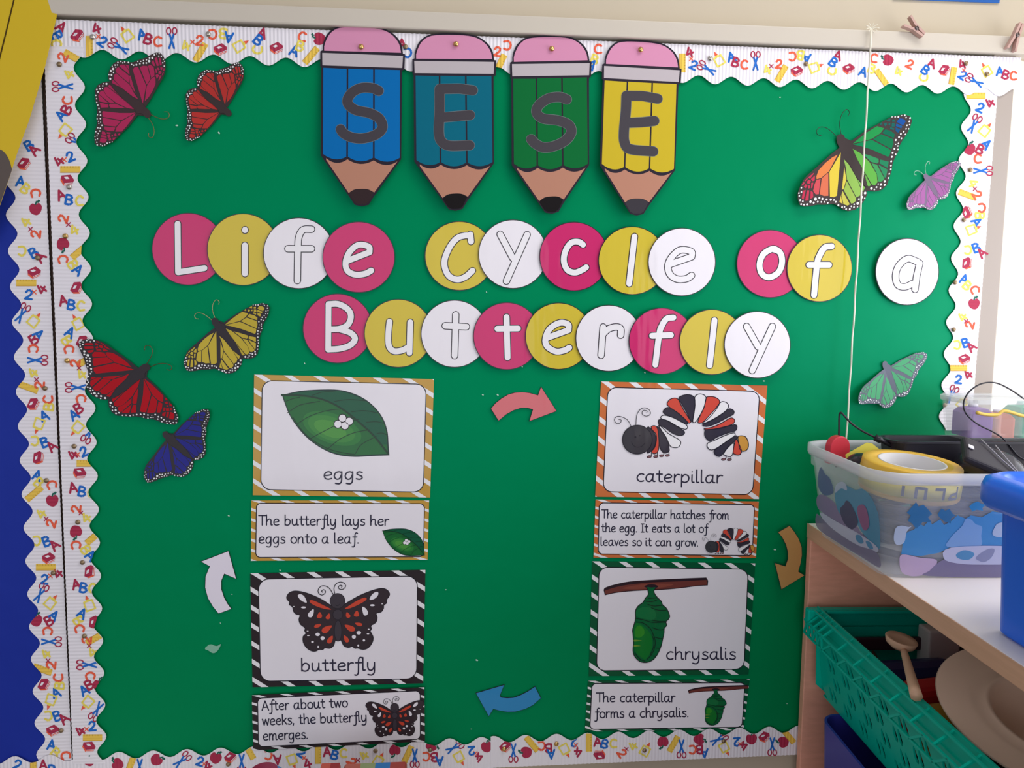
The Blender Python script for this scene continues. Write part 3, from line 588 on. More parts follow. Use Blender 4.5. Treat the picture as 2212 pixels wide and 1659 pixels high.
dr, dl = [[tuple(map(float, d.split(','))) for d in part.split()] for part in DOTS.split('L')]
ANT = [[(690, 440), (650, 330), (638, 240), (655, 150), (700, 85), (745, 85), (775, 125), (757, 170)], [(625, 480), (540, 410), (450, 355), (370, 335), (310, 350), (283, 395), (305, 445), (370, 462)]]
def butterfly(dst, cname, colour, label, dark=BLACK, ant=0, lift=(.004, .004), cells=None, vein=1.0, dotc=(214, 212, 214), ant_col=(96, 72, 52)):
    g = affine(BSRC, dst); f = lambda p: g(ZB(p))
    H, N = Vector(dst[0]), Vector(dst[1]); ax = (N - H).normalized(); nn = Vector((-ax.y, ax.x))
    off = .003
    mdark = mat('ink_butterfly_black_%d' % dark[0], dark, rough=.5, k=1.3, spec=.4)
    mdot = ink('dot_%d' % dotc[0], dotc)
    sc = (N - H).length / 106.0
    base = W(*(H + N) / 2, off)
    root = empty('paper_butterfly', base, label, 'paper butterfly', 'paper butterflies on the green board')
    for side, outl, cl, dots, lf in (('R', OUT_R, CELL_R, dr, lift[0]), ('L', OUT_L, CELL_L, dl, lift[1])):
        tipd = Vector(dst[2 if side == 'R' else 3]) - H
        s = tipd.dot(nn); gr = lf / s
        tilt = (H.x, H.y, gr * nn.x, gr * nn.y)
        w = Art(off=off, tilt=tilt, f=f)
        w.poly(outl, mdark, 0, .0004)
        c = w
        for i, cell in enumerate(cl):
            m = ink('butterfly_' + cname, colour) if cells is None else cells(side, i)
            c.poly(cell, m, .0002)
        for (x, y, r) in dots: c.disc(x, y, r, mdot, .0003, n=10)
        w.build('wing', parent=root)
    b = Art(off=off + .0008, f=f); b.poly(spl(BODY, 3, True), mdark, .0003, .0006); b.build('body', parent=root)
    if ant:
        for p in ANT:
            q = [W(*f(t), off + .0006 + .004 * min(1, i / 8)) for i, t in enumerate(spl(p, 5))]
            tube('antenna', q, .00055, mat('antenna_wire_%d' % ant_col[0], ant_col, rough=.3, metal=.3, k=1.2), root, base)
    return root
def tube(name, pts, r, m, parent=None, origin=None, n=8, taper=None):
    bm = bmesh.new(); origin = origin or Vector(); rings = []
    P = [Vector(p) - origin for p in pts]; ref = None
    for i, p in enumerate(P):
        t = (P[min(i + 1, len(P) - 1)] - P[max(i - 1, 0)]).normalized()
        if ref is None: ref = t.orthogonal().normalized()
        ref = (ref - t * ref.dot(t)); ref = ref.normalized() if ref.length > 1e-6 else t.orthogonal().normalized()
        bi = t.cross(ref); rr = r if taper is None else taper(i / (len(P) - 1))
        rings.append([bm.verts.new(p + (ref * math.cos(a) + bi * math.sin(a)) * rr) for a in [2 * math.pi * k / n for k in range(n)]])
    for A, B in zip(rings, rings[1:]):
        for k in range(n): bm.faces.new((A[k], A[(k + 1) % n], B[(k + 1) % n], B[k]))
    bm.faces.new(rings[0][::-1]); bm.faces.new(rings[-1])
    return bm_obj(name, bm, m, parent, smooth=True)
butterfly([(324.6, 254.6), (237, 179), (212, 314), (359, 130)], 'magenta', (172, 44, 88), 'large magenta paper butterfly in the top left corner of the green board', ant=1, dark=(52, 36, 38), ant_col=(110, 100, 60))
butterfly([(501, 254), (429, 193), (404.9, 300.7), (526.3, 146)], 'orange_red', (178, 52, 48), 'smaller orange-red paper butterfly right of the magenta one, near the blue pencil', dark=(46, 34, 34))
butterfly([(328, 787), (239.6, 862), (379.6, 916), (188, 734.6)], 'red', (176, 24, 36), 'large red paper butterfly overlapping the left border strip', ant=1, ant_col=(90, 70, 40), lift=(.004, .006))
butterfly(BSRC, 'yellow', (192, 170, 64), 'yellow paper butterfly below the word Life', ant=1, ant_col=(150, 140, 100))
butterfly([(354, 931), (418, 992.6), (452, 888.4), (312, 1032.7)], 'indigo', (48, 50, 136), 'indigo blue paper butterfly below the red one', lift=(.005, .003), dark=(42, 38, 42))
RB = {('R', 0): (30, 140, 70), ('R', 1): (0, 126, 74), ('R', 2): (0, 112, 68), ('R', 3): (0, 100, 72), ('R', 4): (20, 76, 150), ('R', 5): (18, 80, 140), ('R', 6): (16, 78, 120)}
def rainbow(side, i):
    if side == 'R':
        c = RB.get(('R', i), (22, 92, 84) if i < 14 else [(96, 168, 70), (44, 138, 84), (60, 146, 84), (40, 130, 86), (30, 124, 84), (100, 168, 72)][i - 14])
    else:
        c = [(214, 124, 70), (212, 188, 66), (206, 108, 78), (196, 76, 84)][i] if i < 4 else ((186, 52, 78) if i < 15 else [(138, 178, 84), (206, 190, 76), (150, 178, 80), (190, 184, 78), (206, 186, 76), (120, 172, 80)][i - 15])
    return ink('rainbow_%d_%d_%d' % c, c)
butterfly([(1814.6, 287), (1876, 407), (1966, 258.8), (1719, 426)], 'rainbow', None, 'large rainbow paper butterfly behind the hanging string', ant=1, cells=rainbow, dark=(46, 42, 56), ant_col=(36, 52, 40), lift=(.003, .009))
butterfly([(2000, 373), (2029.7, 428), (2072, 354), (1954.8, 445.7)], 'lilac', (158, 96, 152), 'small lilac paper butterfly touching the right border strip', ant=1, dark=(104, 88, 112), ant_col=(130, 170, 150), lift=(.004, .007))
butterfly([(1913, 779), (1940, 854), (2000.8, 768), (1848, 858.5)], 'green', (86, 168, 120), 'mint green paper butterfly below the letter a, above the clear storage box', dark=(92, 96, 110), lift=(.003, .011))

# ================================================================== life cycle cards
INK = lam('caption_ink', (48, 46, 66)); LINE = lam('art_line', (36, 34, 44)); PAPER = lam('panel_white', (205, 201, 216))
def card(name, corners, panel, rad, colour, cname, pu, pv, label, off=.0022, frac=.27, tilt=None):
    Q = bilin(corners); Wd = (Vector(corners[1]) - Vector(corners[0])).length; Hd = (Vector(corners[3]) - Vector(corners[0])).length
    a = Art(off=off, tilt=tilt); edge = lam('stripe_' + cname, colour); wt = lam('stripe_white', (206, 204, 216))
    a.poly([corners[0], corners[1], corners[2], corners[3]], edge, 0, .0005)
    k = -int(Hd / pv) - 2
    while k * pu < Wd + pu * 2:
        x0 = k * pu; sl = pu / pv
        P = clip_rect([(x0, 0), (x0 + pu * frac, 0), (x0 + pu * frac + Hd * sl, Hd), (x0 + Hd * sl, Hd)], Wd, Hd)
        if len(P) > 2: a.poly([Q(p[0] / Wd, p[1] / Hd) for p in P], wt, .00015)
        k += 1
    root = a.build(name); tag(root, label, 'display card', 'striped life cycle cards')
    R = bilin(panel); pw = (Vector(panel[1]) - Vector(panel[0])).length; ph = (Vector(panel[3]) - Vector(panel[0])).length
    def rr(e):
        pts = []
        for cx, cy, s0 in ((pw - rad, rad, -90), (pw - rad, ph - rad, 0), (rad, ph - rad, 90), (rad, rad, 180)):
            for i in range(9):
                t = math.radians(s0 + i * 90 / 8); pts.append(R((cx + (rad + e) * math.cos(t)) / pw, (cy + (rad + e) * math.sin(t)) / ph))
        return pts
    b = Art(off=off, tilt=tilt); b.poly(rr(2.0), LINE, .0003); b.poly(rr(0), PAPER, .00042); b.build('panel', root)
    return root, off, tilt
def caption(c, lines, w):
    root, off, tilt = c
    b = Art(off=off, tilt=tilt)
    for s, p0, p1, xh in lines: text(b, s, p0, p1, xh, w, INK, .0006)
    b.build('caption', root)
def sub(c, f=None): return Art(off=c[1], tilt=c[2], f=f)
YS, OS, GS, BS = (192, 150, 66), (204, 112, 60), (0, 84, 50), (44, 36, 40)
# --- eggs
zl = zoomer(500, 790, 3.771)
def leaf_art(c, f, eggs_name='eggs'):
    a = sub(c, f)
    o = spl([(412, 238), (560, 205), (750, 193), (900, 200), (1040, 245), (1150, 320), (1230, 420), (1270, 530), (1280, 640), (1287, 730)], 5) + spl([(1287, 730), (1150, 735), (1000, 742), (860, 725), (740, 676), (622, 592), (530, 490), (473, 400), (438, 315), (412, 238)], 5)[1:-1]
    a.poly(zl(o), lam('leaf_edge', (8, 46, 44)), .0006)
    ins = [(850 + (x - 850) * .972, 470 + (y - 470) * .955) for x, y in o]
    a.poly(zl(ins), lam('leaf_green', (18, 100, 46)), .00072)
    mid = [(412, 238), (600, 245), (760, 280), (900, 350), (1040, 460), (1160, 570), (1280, 720)]
    up = [(440, 240), (560, 214), (750, 203), (900, 210), (1030, 254), (1135, 326), (1212, 424), (1252, 530), (1264, 640)]
    a.poly(zl(spl(up, 4) + spl(mid[::-1], 4)[2:-3]), lam('leaf_dark', (0, 84, 56)), .00082)
    for (x, y, rx, ry, col) in ((820, 510, 250, 120, (34, 118, 50)), (815, 512, 200, 94, (52, 130, 54)), (805, 514, 138, 62, (70, 144, 58))):
        a.disc(*zl([(x, y)])[0], rx / 3.771, lam('leaf_light_%d' % col[0], col), .0009 + (300 - rx) * 1e-7, ry=ry / 3.771, rot=.35, n=36)
    ln = lam('leaf_vein', (8, 54, 34))
    a.stroke(zl(spl(mid, 5)), 3.6, ln, .0011)
    for v in ([(455, 385), (560, 320), (720, 290)], [(535, 475), (640, 410), (780, 365), (905, 350)], [(640, 595), (740, 540), (850, 485)], [(775, 685), (880, 600), (1000, 545), (1130, 520)], [(1010, 715), (1060, 640), (1180, 575)], [(660, 240), (740, 215), (850, 205)], [(840, 290), (960, 275), (1090, 285)], [(980, 375), (1080, 365), (1200, 385)], [(1100, 460), (1180, 455), (1250, 470)], [(1185, 550), (1230, 548), (1270, 565)], [(990, 445), (1040, 435)], [(500, 418), (572, 524), (665, 608), (790, 676), (905, 708), (1005, 722)], [(445, 290), (500, 268), (560, 256)]):
        a.stroke(zl(spl(v, 4)), 1.5, ln, .0011)
    lf = a.build('leaf_picture', c[0])
    e = sub(c, f)
    for x, y in ((905, 427), (960, 452), (868, 475), (925, 487)):
        e.disc(*zl([(x, y)])[0], 36 / 3.771, LINE, .0012, n=24); e.disc(*zl([(x, y)])[0], 29 / 3.771, PAPER, .0013, n=24)
    e.build(eggs_name, lf)
c = card('picture_card', [(549, 809), (937.5, 819), (929, 1074.5), (546, 1069.8)], [(567.6, 823), (919.8, 831), (913.7, 1062), (564.4, 1056.5)], 21, YS, 'yellow', 64, 39, "yellow striped card showing eggs on a green leaf, captioned 'eggs'")
leaf_art(c, None); caption(c, [('eggs', (698.9, 1036.5), (783.7, 1036.8), 19.5)], 3.1)
c = card('text_card', [(543, 1081), (927, 1081), (923.5, 1209), (542, 1211.6)], [(555, 1088), (916, 1089), (914, 1201.5), (553.6, 1203)], 9, YS, 'yellow', 62, 22, 'yellow striped text card about the butterfly laying her eggs')
caption(c, [('The butterfly lays her', (558.9, 1135.5), (839.4, 1136), 16), ('eggs onto a leaf.', (558.9, 1174.5), (775.8, 1174.5), 16)], 2.6)
x0, y0 = zl([(412, 193)])[0]; tx, ty = zl([(1230, 1325)])[0]
leaf_art(c, lambda p: (tx + (p[0] - x0) * .394, ty + (p[1] - y0) * .41))
# --- caterpillar
zc = zoomer(1330, 840, 7.135)
DK, WT, RD = (54, 50, 62), (206, 204, 218), (208, 76, 60)
SEG = [('k', [(480, 600), (560, 640), (610, 720), (615, 800), (590, 900), (530, 970), (480, 960)]), ('k', [(640, 580), (700, 640), (760, 720), (800, 800), (820, 900), (820, 960), (760, 990), (710, 960), (680, 900), (670, 800), (660, 700)]),
 ('w', [(660, 560), (720, 600), (800, 680), (900, 740), (985, 790), (1000, 840), (970, 890), (910, 905), (840, 880), (800, 800), (740, 700)]), ('r', [(560, 570), (620, 575), (650, 640), (660, 740), (665, 860), (650, 960), (600, 1000), (550, 970), (600, 900), (625, 800), (620, 700), (570, 640), (545, 600)]),
 ('k', [(660, 480), (740, 470), (850, 530), (960, 590), (1050, 650), (1055, 690), (1020, 715), (960, 715), (870, 680), (760, 600), (670, 550)]), ('w', [(695, 430), (740, 405), (850, 430), (980, 490), (1080, 550), (1105, 590), (1080, 620), (1020, 610), (920, 560), (800, 490), (705, 460)]),
 ('k', [(735, 330), (790, 285), (870, 310), (980, 390), (1080, 480), (1110, 540), (1050, 530), (900, 450), (780, 400), (735, 370)]), ('k', [(970, 140), (1030, 100), (1110, 88), (1180, 105), (1215, 150), (1215, 260), (1195, 400), (1180, 500), (1150, 480), (1090, 360), (1010, 220)]),
 ('r', [(790, 230), (830, 165), (900, 140), (960, 160), (1000, 240), (1060, 350), (1130, 460), (1155, 510), (1120, 525), (1060, 460), (960, 370), (840, 290)]), ('w', [(1215, 130), (1260, 85), (1320, 80), (1380, 110), (1385, 180), (1340, 320), (1270, 450), (1220, 515), (1185, 505), (1200, 400), (1220, 250)]),
 ('r', [(1390, 140), (1440, 118), (1520, 125), (1590, 170), (1590, 240), (1520, 350), (1400, 480), (1310, 525), (1265, 515), (1290, 430), (1360, 280)]), ('w', [(1590, 230), (1640, 195), (1710, 215), (1735, 270), (1690, 340), (1560, 430), (1430, 500), (1350, 530), (1340, 520), (1420, 430), (1530, 310)]),
 ('k', [(1700, 330), (1760, 305), (1815, 335), (1810, 390), (1700, 450), (1550, 530), (1420, 575), (1350, 570), (1345, 545), (1450, 500), (1590, 420)]), ('k', [(1830, 550), (1865, 600), (1830, 650), (1720, 680), (1560, 740), (1480, 790), (1420, 790), (1370, 720), (1370, 650), (1400, 625), (1600, 610)]),
 ('r', [(1730, 465), (1790, 445), (1830, 485), (1800, 540), (1680, 580), (1500, 620), (1380, 625), (1365, 610), (1480, 590), (1620, 530)]), ('w', [(1790, 680), (1835, 685), (1820, 730), (1720, 800), (1600, 880), (1500, 935), (1440, 930), (1405, 880), (1420, 830), (1500, 800), (1650, 730)]),
 ('k', [(1840, 720), (1870, 750), (1820, 810), (1720, 900), (1650, 990), (1600, 1040), (1540, 1020), (1510, 960), (1560, 910), (1700, 810)]), ('w', [(1810, 830), (1810, 920), (1790, 1020), (1740, 1040), (1680, 1020), (1660, 1000), (1710, 920)]),
 ('y', [(1880, 740), (1930, 720), (2000, 740), (2040, 830), (2030, 920), (1970, 960), (1910, 930), (1890, 830)]), ('r', [(1850, 770), (1900, 860), (1935, 960), (1900, 1015), (1830, 1005), (1805, 980), (1820, 870)])]
def cat_art(c, f, lw=1.0):
    a = sub(c, f); cm = dict(k=lam('cat_dark', DK), w=lam('cat_white', WT), r=lam('cat_orange', RD), y=lam('cat_amber', (206, 150, 66)))
    ft = lam('cat_foot', (126, 88, 92)); z = .0006
    for x0, y0, x1, y1 in ((550, 985, 548, 1040), (640, 985, 640, 1030), (740, 980, 738, 1020), (820, 955, 822, 1010), (1700, 1040, 1695, 1075), (1775, 1035, 1778, 1080)): a.stroke(zc([(x0, y0), (x1, y1)]), 1.7, LINE, z)
    for x, y in ((515, 1045), (615, 1043), (705, 1030), (795, 1025), (1660, 1085), (1750, 1090)):
        a.disc(*zc([(x, y)])[0], 38 / 7.135, LINE, z, ry=22 / 7.135, rot=-.1); a.disc(*zc([(x, y)])[0], 29 / 7.135, ft, z + .0001, ry=15 / 7.135, rot=-.1)
    for k, (ch, pts) in enumerate(SEG):
        z = .0008 + k * .00004; sp = spl(pts, 3, True); cx = sum(p[0] for p in pts) / len(pts); cy = sum(p[1] for p in pts) / len(pts)
        P = zc(sp); a.poly(P, cm[ch], z); a.stroke(P, 1.7 * lw, LINE, z + .00002, closed=True)
    z = .0017
    a.build('caterpillar_body', c[0])
    h = sub(c, f); h.disc(*zc([(330, 780)])[0], 234 / 7.135, LINE, z, ry=228 / 7.135, n=40); h.disc(*zc([(330, 780)])[0], 222 / 7.135, lam('cat_head', (62, 60, 66)), z + .0001, ry=216 / 7.135, n=40)
    h.disc(*zc([(300, 740)])[0], 2.2, LINE, z + .0002); h.disc(*zc([(368, 718)])[0], 1.5, LINE, z + .0002); h.stroke(zc(spl([(240, 815), (270, 870), (330, 895), (400, 880), (440, 840)], 4)), 1.0, LINE, z + .0002)
    zz = zoomer(1230, 790, 3.771)
    for st in ([(500, 490), (470, 440), (420, 414), (380, 415), (365, 440), (382, 468), (412, 465), (420, 442), (400, 436)], [(540, 482), (545, 410), (570, 360), (610, 342), (650, 360), (656, 395), (622, 410), (590, 390), (600, 363), (630, 368), (628, 384)]): h.stroke(zz(spl(st, 5)), 1.3, LINE, z + .0001)
    h.build('caterpillar_head', c[0])
c = card('picture_card', [(1298.4, 824), (1657.5, 833), (1639, 1078), (1285.7, 1073)], [(1314, 837.7), (1640, 846.5), (1624.6, 1067.6), (1303.7, 1061)], 18, OS, 'orange', 60, 43, "orange striped card showing a banded caterpillar, captioned 'caterpillar'")
cat_art(c, None); caption(c, [('caterpillar', (1374.5, 1041), (1559.6, 1044.8), 19.5)], 3.0)
c = card('text_card', [(1286.5, 1079), (1639, 1083.5), (1633, 1205.5), (1282, 1204.5)], [(1295.5, 1087), (1628.6, 1091), (1624, 1199), (1293, 1195.7)], 9, OS, 'orange', 58, 20, 'orange striped text card about the caterpillar hatching from the egg')
caption(c, [('The caterpillar hatches from', (1299.5, 1119.8), (1574.7, 1122.3), 13.6), ('the egg. It eats a lot of', (1299, 1149.6), (1528, 1151.3), 13.6), ('leaves so it can grow.', (1297, 1179.3), (1508.4, 1181), 13.6)], 2.3)
bx, by = zoomer(1230, 790, 3.771)([(430, 230)])[0]; sx_, sy_ = zoomer(1230, 790, 3.771)([(1105, 1320)])[0]
cat_art(c, lambda p: (sx_ + (p[0] - bx) * .39, sy_ + (p[1] - by) * .413))
# --- chrysalis
zy = zoomer(1290, 1230, 7.9)
def chry_art(c, f):
    a = sub(c, f)
    br = spl([(108, 350), (140, 308), (300, 255), (560, 203), (900, 178), (1300, 158), (1600, 146), (1860, 136)], 3) + spl([(1892, 190), (1885, 272)], 3) + spl([(1700, 282), (1400, 322), (1100, 347), (800, 357), (500, 377), (300, 402), (130, 440)], 3)
    a.poly(zy(br), lam('twig_edge', (46, 30, 38)), .0006)
    a.poly(zy(spl([(125, 360), (160, 350), (320, 300), (560, 255), (900, 222), (1300, 205), (1600, 190), (1872, 178)], 3) + spl([(1870, 262), (1700, 270), (1400, 308), (1100, 332), (800, 342), (500, 362), (300, 388), (140, 422)], 3)), lam('twig_brown', (112, 56, 50)), .0007)
    a.poly(zy(spl([(420, 320), (700, 262), (1000, 240), (1300, 250), (1150, 300), (900, 320), (650, 335)], 3, True)), lam('twig_light', (134, 70, 58)), .0008)
    a.poly(zy(spl([(800, 290), (860, 258), (930, 248), (1000, 262), (1040, 292), (980, 320), (880, 320)], 3, True)), lam('twig_edge', (46, 30, 38)), .0009)
    a.build('twig_picture', c[0])
    b = sub(c, f)
    o = spl([(845, 292), (920, 300), (1000, 298), (965, 360), (978, 410), (1020, 470), (1090, 540), (1112, 600), (1170, 650), (1212, 720), (1234, 800), (1210, 850), (1170, 890), (1184, 950), (1142, 1000), (1137, 1080), (1112, 1200), (1082, 1320), (1022, 1450), (942, 1542), (830, 1584), (720, 1562), (638, 1480), (608, 1380), (618, 1250), (608, 1100), (603, 1020), (638, 900), (653, 820), (653, 700), (698, 620), (778, 560), (818, 490), (868, 430), (868, 370)], 3, True)
    P = zy(o); b.poly(P, lam('chrysalis_green', (0, 98, 54)), .001); b.stroke(P, 1.7, LINE, .0011, closed=True)
    b.poly(zy(spl([(665, 700), (780, 640), (940, 660), (1000, 760), (960, 850), (800, 840), (665, 790)], 3, True)), lam('chrysalis_mid', (14, 112, 62)), .00112)
    pad = spl([(650, 920), (720, 920), (800, 980), (880, 1060), (930, 1150), (940, 1280), (900, 1420), (820, 1530), (760, 1500), (680, 1440), (635, 1350), (630, 1200), (620, 1050)], 3, True)
    b.poly(zy(pad), lam('chrysalis_pad', (8, 116, 44)), .00115)
    b.poly(zy(spl([(655, 1000), (720, 950), (790, 1010), (800, 1100), (720, 1160), (640, 1130)], 3, True)), lam('chrysalis_lime', (44, 138, 40)), .0012)
    for y, q in ((1210, 130), (1300, 110)): b.poly(zy(spl([(628, y - 14), (628 + q * .7, y - 8), (628 + q, y), (628 + q * .6, y + 8), (628, y + 14)], 3, True)), lam('chrysalis_fleck', (110, 150, 50)), .00123)
    ln = lam('chrysalis_line', (10, 46, 36))
    for v in ([(870, 490), (950, 485), (1020, 480)], [(830, 540), (930, 545), (1020, 515)], [(860, 590), (960, 620), (1090, 610)], [(920, 650), (1040, 690), (1170, 690)], [(930, 860), (1050, 882), (1170, 882)], [(660, 830), (800, 860), (950, 900), (1170, 895)], [(940, 990), (1050, 1025), (1130, 1020)], [(660, 890), (780, 910), (900, 1000), (950, 1100), (985, 1200), (980, 1320), (930, 1440), (850, 1530)], [(980, 1150), (1050, 1170), (1100, 1175)], [(1010, 1340), (1070, 1345)], [(640, 1420), (720, 1520), (810, 1560)], [(930, 1120), (962, 1200), (958, 1320), (905, 1450)], [(950, 1470), (1000, 1480)]): b.stroke(zy(spl(v, 4)), 1.5, ln, .0013)
    b.build('chrysalis_picture', c[0])
c = card('picture_card', [(1279.5, 1212.6), (1631.4, 1217), (1617, 1457), (1272, 1460.5)], [(1295, 1226), (1615, 1230.4), (1606, 1444.4), (1289.4, 1447.8)], 18, GS, 'green', 57, 38, "green striped card showing a chrysalis under a twig, captioned 'chrysalis'")
chry_art(c, None); caption(c, [('chrysalis', (1438.6, 1425.3), (1589, 1425.3), 19)], 2.9)
c = card('text_card', [(1270.4, 1470.7), (1619.5, 1467.6), (1606, 1577), (1263.4, 1580)], [(1279.5, 1477), (1608, 1475.5), (1601.7, 1569.6), (1275, 1574.4)], 9, GS, 'green', 57, 17, 'green striped text card about the caterpillar forming a chrysalis, overlapping the bottom border')
caption(c, [('The caterpillar', (1288, 1517), (1457.6, 1517), 15), ('forms a chrysalis.', (1284.5, 1551.5), (1487.8, 1549.3), 15)], 2.6)
chry_art(c, lambda p: (1522.6 + (p[0] - 1366.6) * .579, 1486.8 + (p[1] - 1263) * .474))
# --- butterfly
zw = zoomer(600, 1240, 8.508)
def bfly_art(c, f):
    a = sub(c, f); LF = lam('bf_dark', (54, 44, 50)); z = .0007
    o = [(975, 570), (800, 460), (600, 370), (430, 320), (300, 310), (210, 345), (165, 420), (180, 470), (220, 510), (215, 560), (270, 600), (290, 680), (340, 735), (410, 755), (390, 830), (420, 920), (500, 985), (495, 1040), (520, 1090), (470, 1140), (470, 1250), (530, 1350), (620, 1410), (700, 1415), (760, 1385), (830, 1385), (870, 1355), (960, 1365), (1030, 1310), (1060, 1215), (1110, 1230), (1160, 1210), (1180, 1250), (1220, 1320), (1300, 1350), (1370, 1330), (1420, 1365), (1470, 1360), (1570, 1385), (1670, 1350), (1740, 1250), (1755, 1160), (1720, 1080), (1700, 1050), (1725, 1000), (1715, 945), (1800, 890), (1830, 800), (1810, 720), (1900, 695), (1945, 630), (1950, 570), (2000, 530), (2000, 470), (2045, 410), (2055, 350), (2010, 290), (1930, 262), (1820, 275), (1650, 330), (1450, 420), (1230, 550), (1100, 620)]
    P = zw(spl(o, 3, True)); a.poly(P, LF, z); a.stroke(P, 1.5, LINE, z + .0001, closed=True)
    red = lam('bf_red', (202, 72, 52)); wh = PAPER
    for q in ([(585, 490), (620, 475), (700, 500), (820, 560), (985, 645), (880, 640), (740, 600), (620, 540)], [(1230, 635), (1340, 560), (1450, 490), (1590, 430), (1635, 450), (1590, 500), (1440, 580), (1310, 630)], [(775, 695), (815, 760), (800, 800), (765, 810), (728, 800), (722, 765)], [(945, 718), (965, 770), (955, 815), (920, 828), (885, 812), (890, 775)], [(1275, 695), (1330, 750), (1335, 780), (1305, 803), (1265, 790), (1255, 740)], [(1455, 665), (1495, 730), (1490, 765), (1450, 780), (1405, 765), (1405, 730)],
              [(670, 965), (700, 925), (800, 915), (770, 965), (700, 985)], [(995, 940), (970, 1000), (900, 1075), (830, 1075), (810, 1020), (870, 965)], [(1010, 1130), (1010, 1200), (980, 1260), (930, 1270), (905, 1225), (950, 1160)], [(1230, 930), (1330, 940), (1410, 980), (1410, 1040), (1340, 1050), (1280, 1010)], [(1420, 895), (1500, 890), (1555, 915), (1530, 955), (1460, 940)], [(1215, 1120), (1290, 1170), (1310, 1230), (1270, 1255), (1230, 1220)]): a.poly(zw(spl(q, 3, True)), red, z + .0002)
    for q in ([(370, 390), (420, 365), (490, 410), (535, 520), (460, 500), (400, 450)], [(1690, 470), (1720, 390), (1790, 330), (1845, 330), (1840, 390), (1780, 450)], [(660, 640), (655, 740), (620, 790), (570, 785), (555, 740), (590, 690)], [(1555, 600), (1620, 630), (1660, 700), (1640, 750), (1590, 755), (1565, 700)]): a.poly(zw(spl(q, 3, True)), wh, z + .0002)
    for x, y, rx, ry in ((475, 610, 45, 18), (1740, 570, 45, 18), (735, 1105, 42, 32), (825, 1175, 38, 36), (1490, 1075, 42, 34), (1400, 1150, 38, 36), (640, 1243, 24, 20), (745, 1335, 18, 20), (1585, 1215, 22, 20), (1480, 1310, 17, 20), (550, 1045, 18, 8), (563, 1127, 25, 9), (1672, 1010, 18, 10), (1660, 1093, 25, 12), (297, 592, 12, 8), (1920, 545, 16, 8)): a.disc(*zw([(x, y)])[0], rx / 8.508, wh, z + .0002, ry=ry / 8.508, n=14)
    a.build('wings_picture', c[0])
    b = sub(c, f); bd = lam('bf_body', (64, 58, 66))
    for x, y, rx, ry in ((1110, 1040, 62, 185), (1105, 740, 85, 90), (1100, 490, 132, 134)):
        b.disc(*zw([(x, y)])[0], rx / 8.508 + 1, LINE, z + .0003, ry=ry / 8.508 + 1, n=28); b.disc(*zw([(x, y)])[0], rx / 8.508, bd, z + .0004, ry=ry / 8.508, n=28)
    for st in ([(1020, 372), (960, 270), (880, 218), (800, 220), (745, 285), (755, 350), (810, 382), (865, 355), (878, 310), (842, 284), (808, 308), (825, 332)], [(1050, 362), (1035, 260), (1070, 180), (1150, 143), (1230, 170), (1245, 230), (1200, 275), (1140, 275), (1115, 238), (1150, 202), (1185, 215), (1172, 240)]): b.stroke(zw(spl(st, 4)), 1.6, LINE, z + .0003)
    b.stroke(zw(spl([(1060, 560), (1085, 578), (1115, 574), (1135, 550)], 4)), .9, LINE, z + .0005)
    b.build('body_picture', c[0])
c = card('picture_card', [(540.6, 1238.4), (918.9, 1231), (914, 1476), (545.5, 1484.6)], [(559.5, 1252), (900.5, 1245), (899, 1465), (563.6, 1470.6)], 21, BS, 'black', 61, 39, "black striped card showing a dark butterfly, captioned 'butterfly'")
bfly_art(c, None); caption(c, [('butterfly', (650, 1451), (812.5, 1449), 20)], 3.2)
c = card('text_card', [(544, 1502), (916.7, 1484.6), (918, 1601.5), (547, 1621)], [(557.4, 1509), (906.7, 1492.8), (907, 1595.6), (559.5, 1611.8)], 9, BS, 'black', 60, 20, 'black striped text card about the butterfly emerging, overlapping the bottom border', off=.006)
caption(c, [('After about two', (566.3, 1535.5), (751, 1528), 15.6), ('weeks, the butterfly', (567, 1567.5), (793, 1559), 15.6), ('emerges.', (568.5, 1599.8), (665.6, 1596.2), 15.6)], 2.6)
bfly_art(c, lambda p: (789.5 + (p[0] - 619) * .571, 1503.6 + (p[1] - 1256) * .582))

# ================================================================== drawing pins
brass = mat('brass', (214, 176, 110), rough=.3, metal=1.0, k=1.0); dull = mat('dull_brass', (146, 126, 98), rough=.45, metal=.85, k=1.1); steel = mat('steel_pin', (200, 194, 184), rough=.3, metal=1.0)
def pin_mesh():
    bm = bmesh.new(); prof = [(.0, -.0032), (.0016, -.0030), (.0031, -.0022), (.0040, -.0011), (.0043, -.0002), (.0042, 0.0), (.0007, .0001), (.0006, .003), (0, .006)]
    n = 16; rings = []
    for r, y in prof:
        if r == 0: rings.append([bm.verts.new((0, y, 0))])
        else: rings.append([bm.verts.new((r * math.cos(2 * math.pi * k / n), y, r * math.sin(2 * math.pi * k / n))) for k in range(n)])
    for A, B in zip(rings, rings[1:]):
        for k in range(n):
            a = [A[k % len(A)], A[(k + 1) % len(A)], B[(k + 1) % len(B)], B[k % len(B)]]
            u = []
            for v in a:
                if v not in u: u.append(v)
            bm.faces.new(u)
    bmesh.ops.recalc_face_normals(bm, faces=bm.faces[:])
    me = bpy.data.meshes.new('drawing_pin'); bm.to_mesh(me); bm.free()
    me.polygons.foreach_set('use_smooth', [True] * len(me.polygons)); return me
PM = {}
for nm, m in (('b', brass), ('d', dull), ('s', steel)):
    me = pin_mesh(); me.materials.append(m); PM[nm] = me
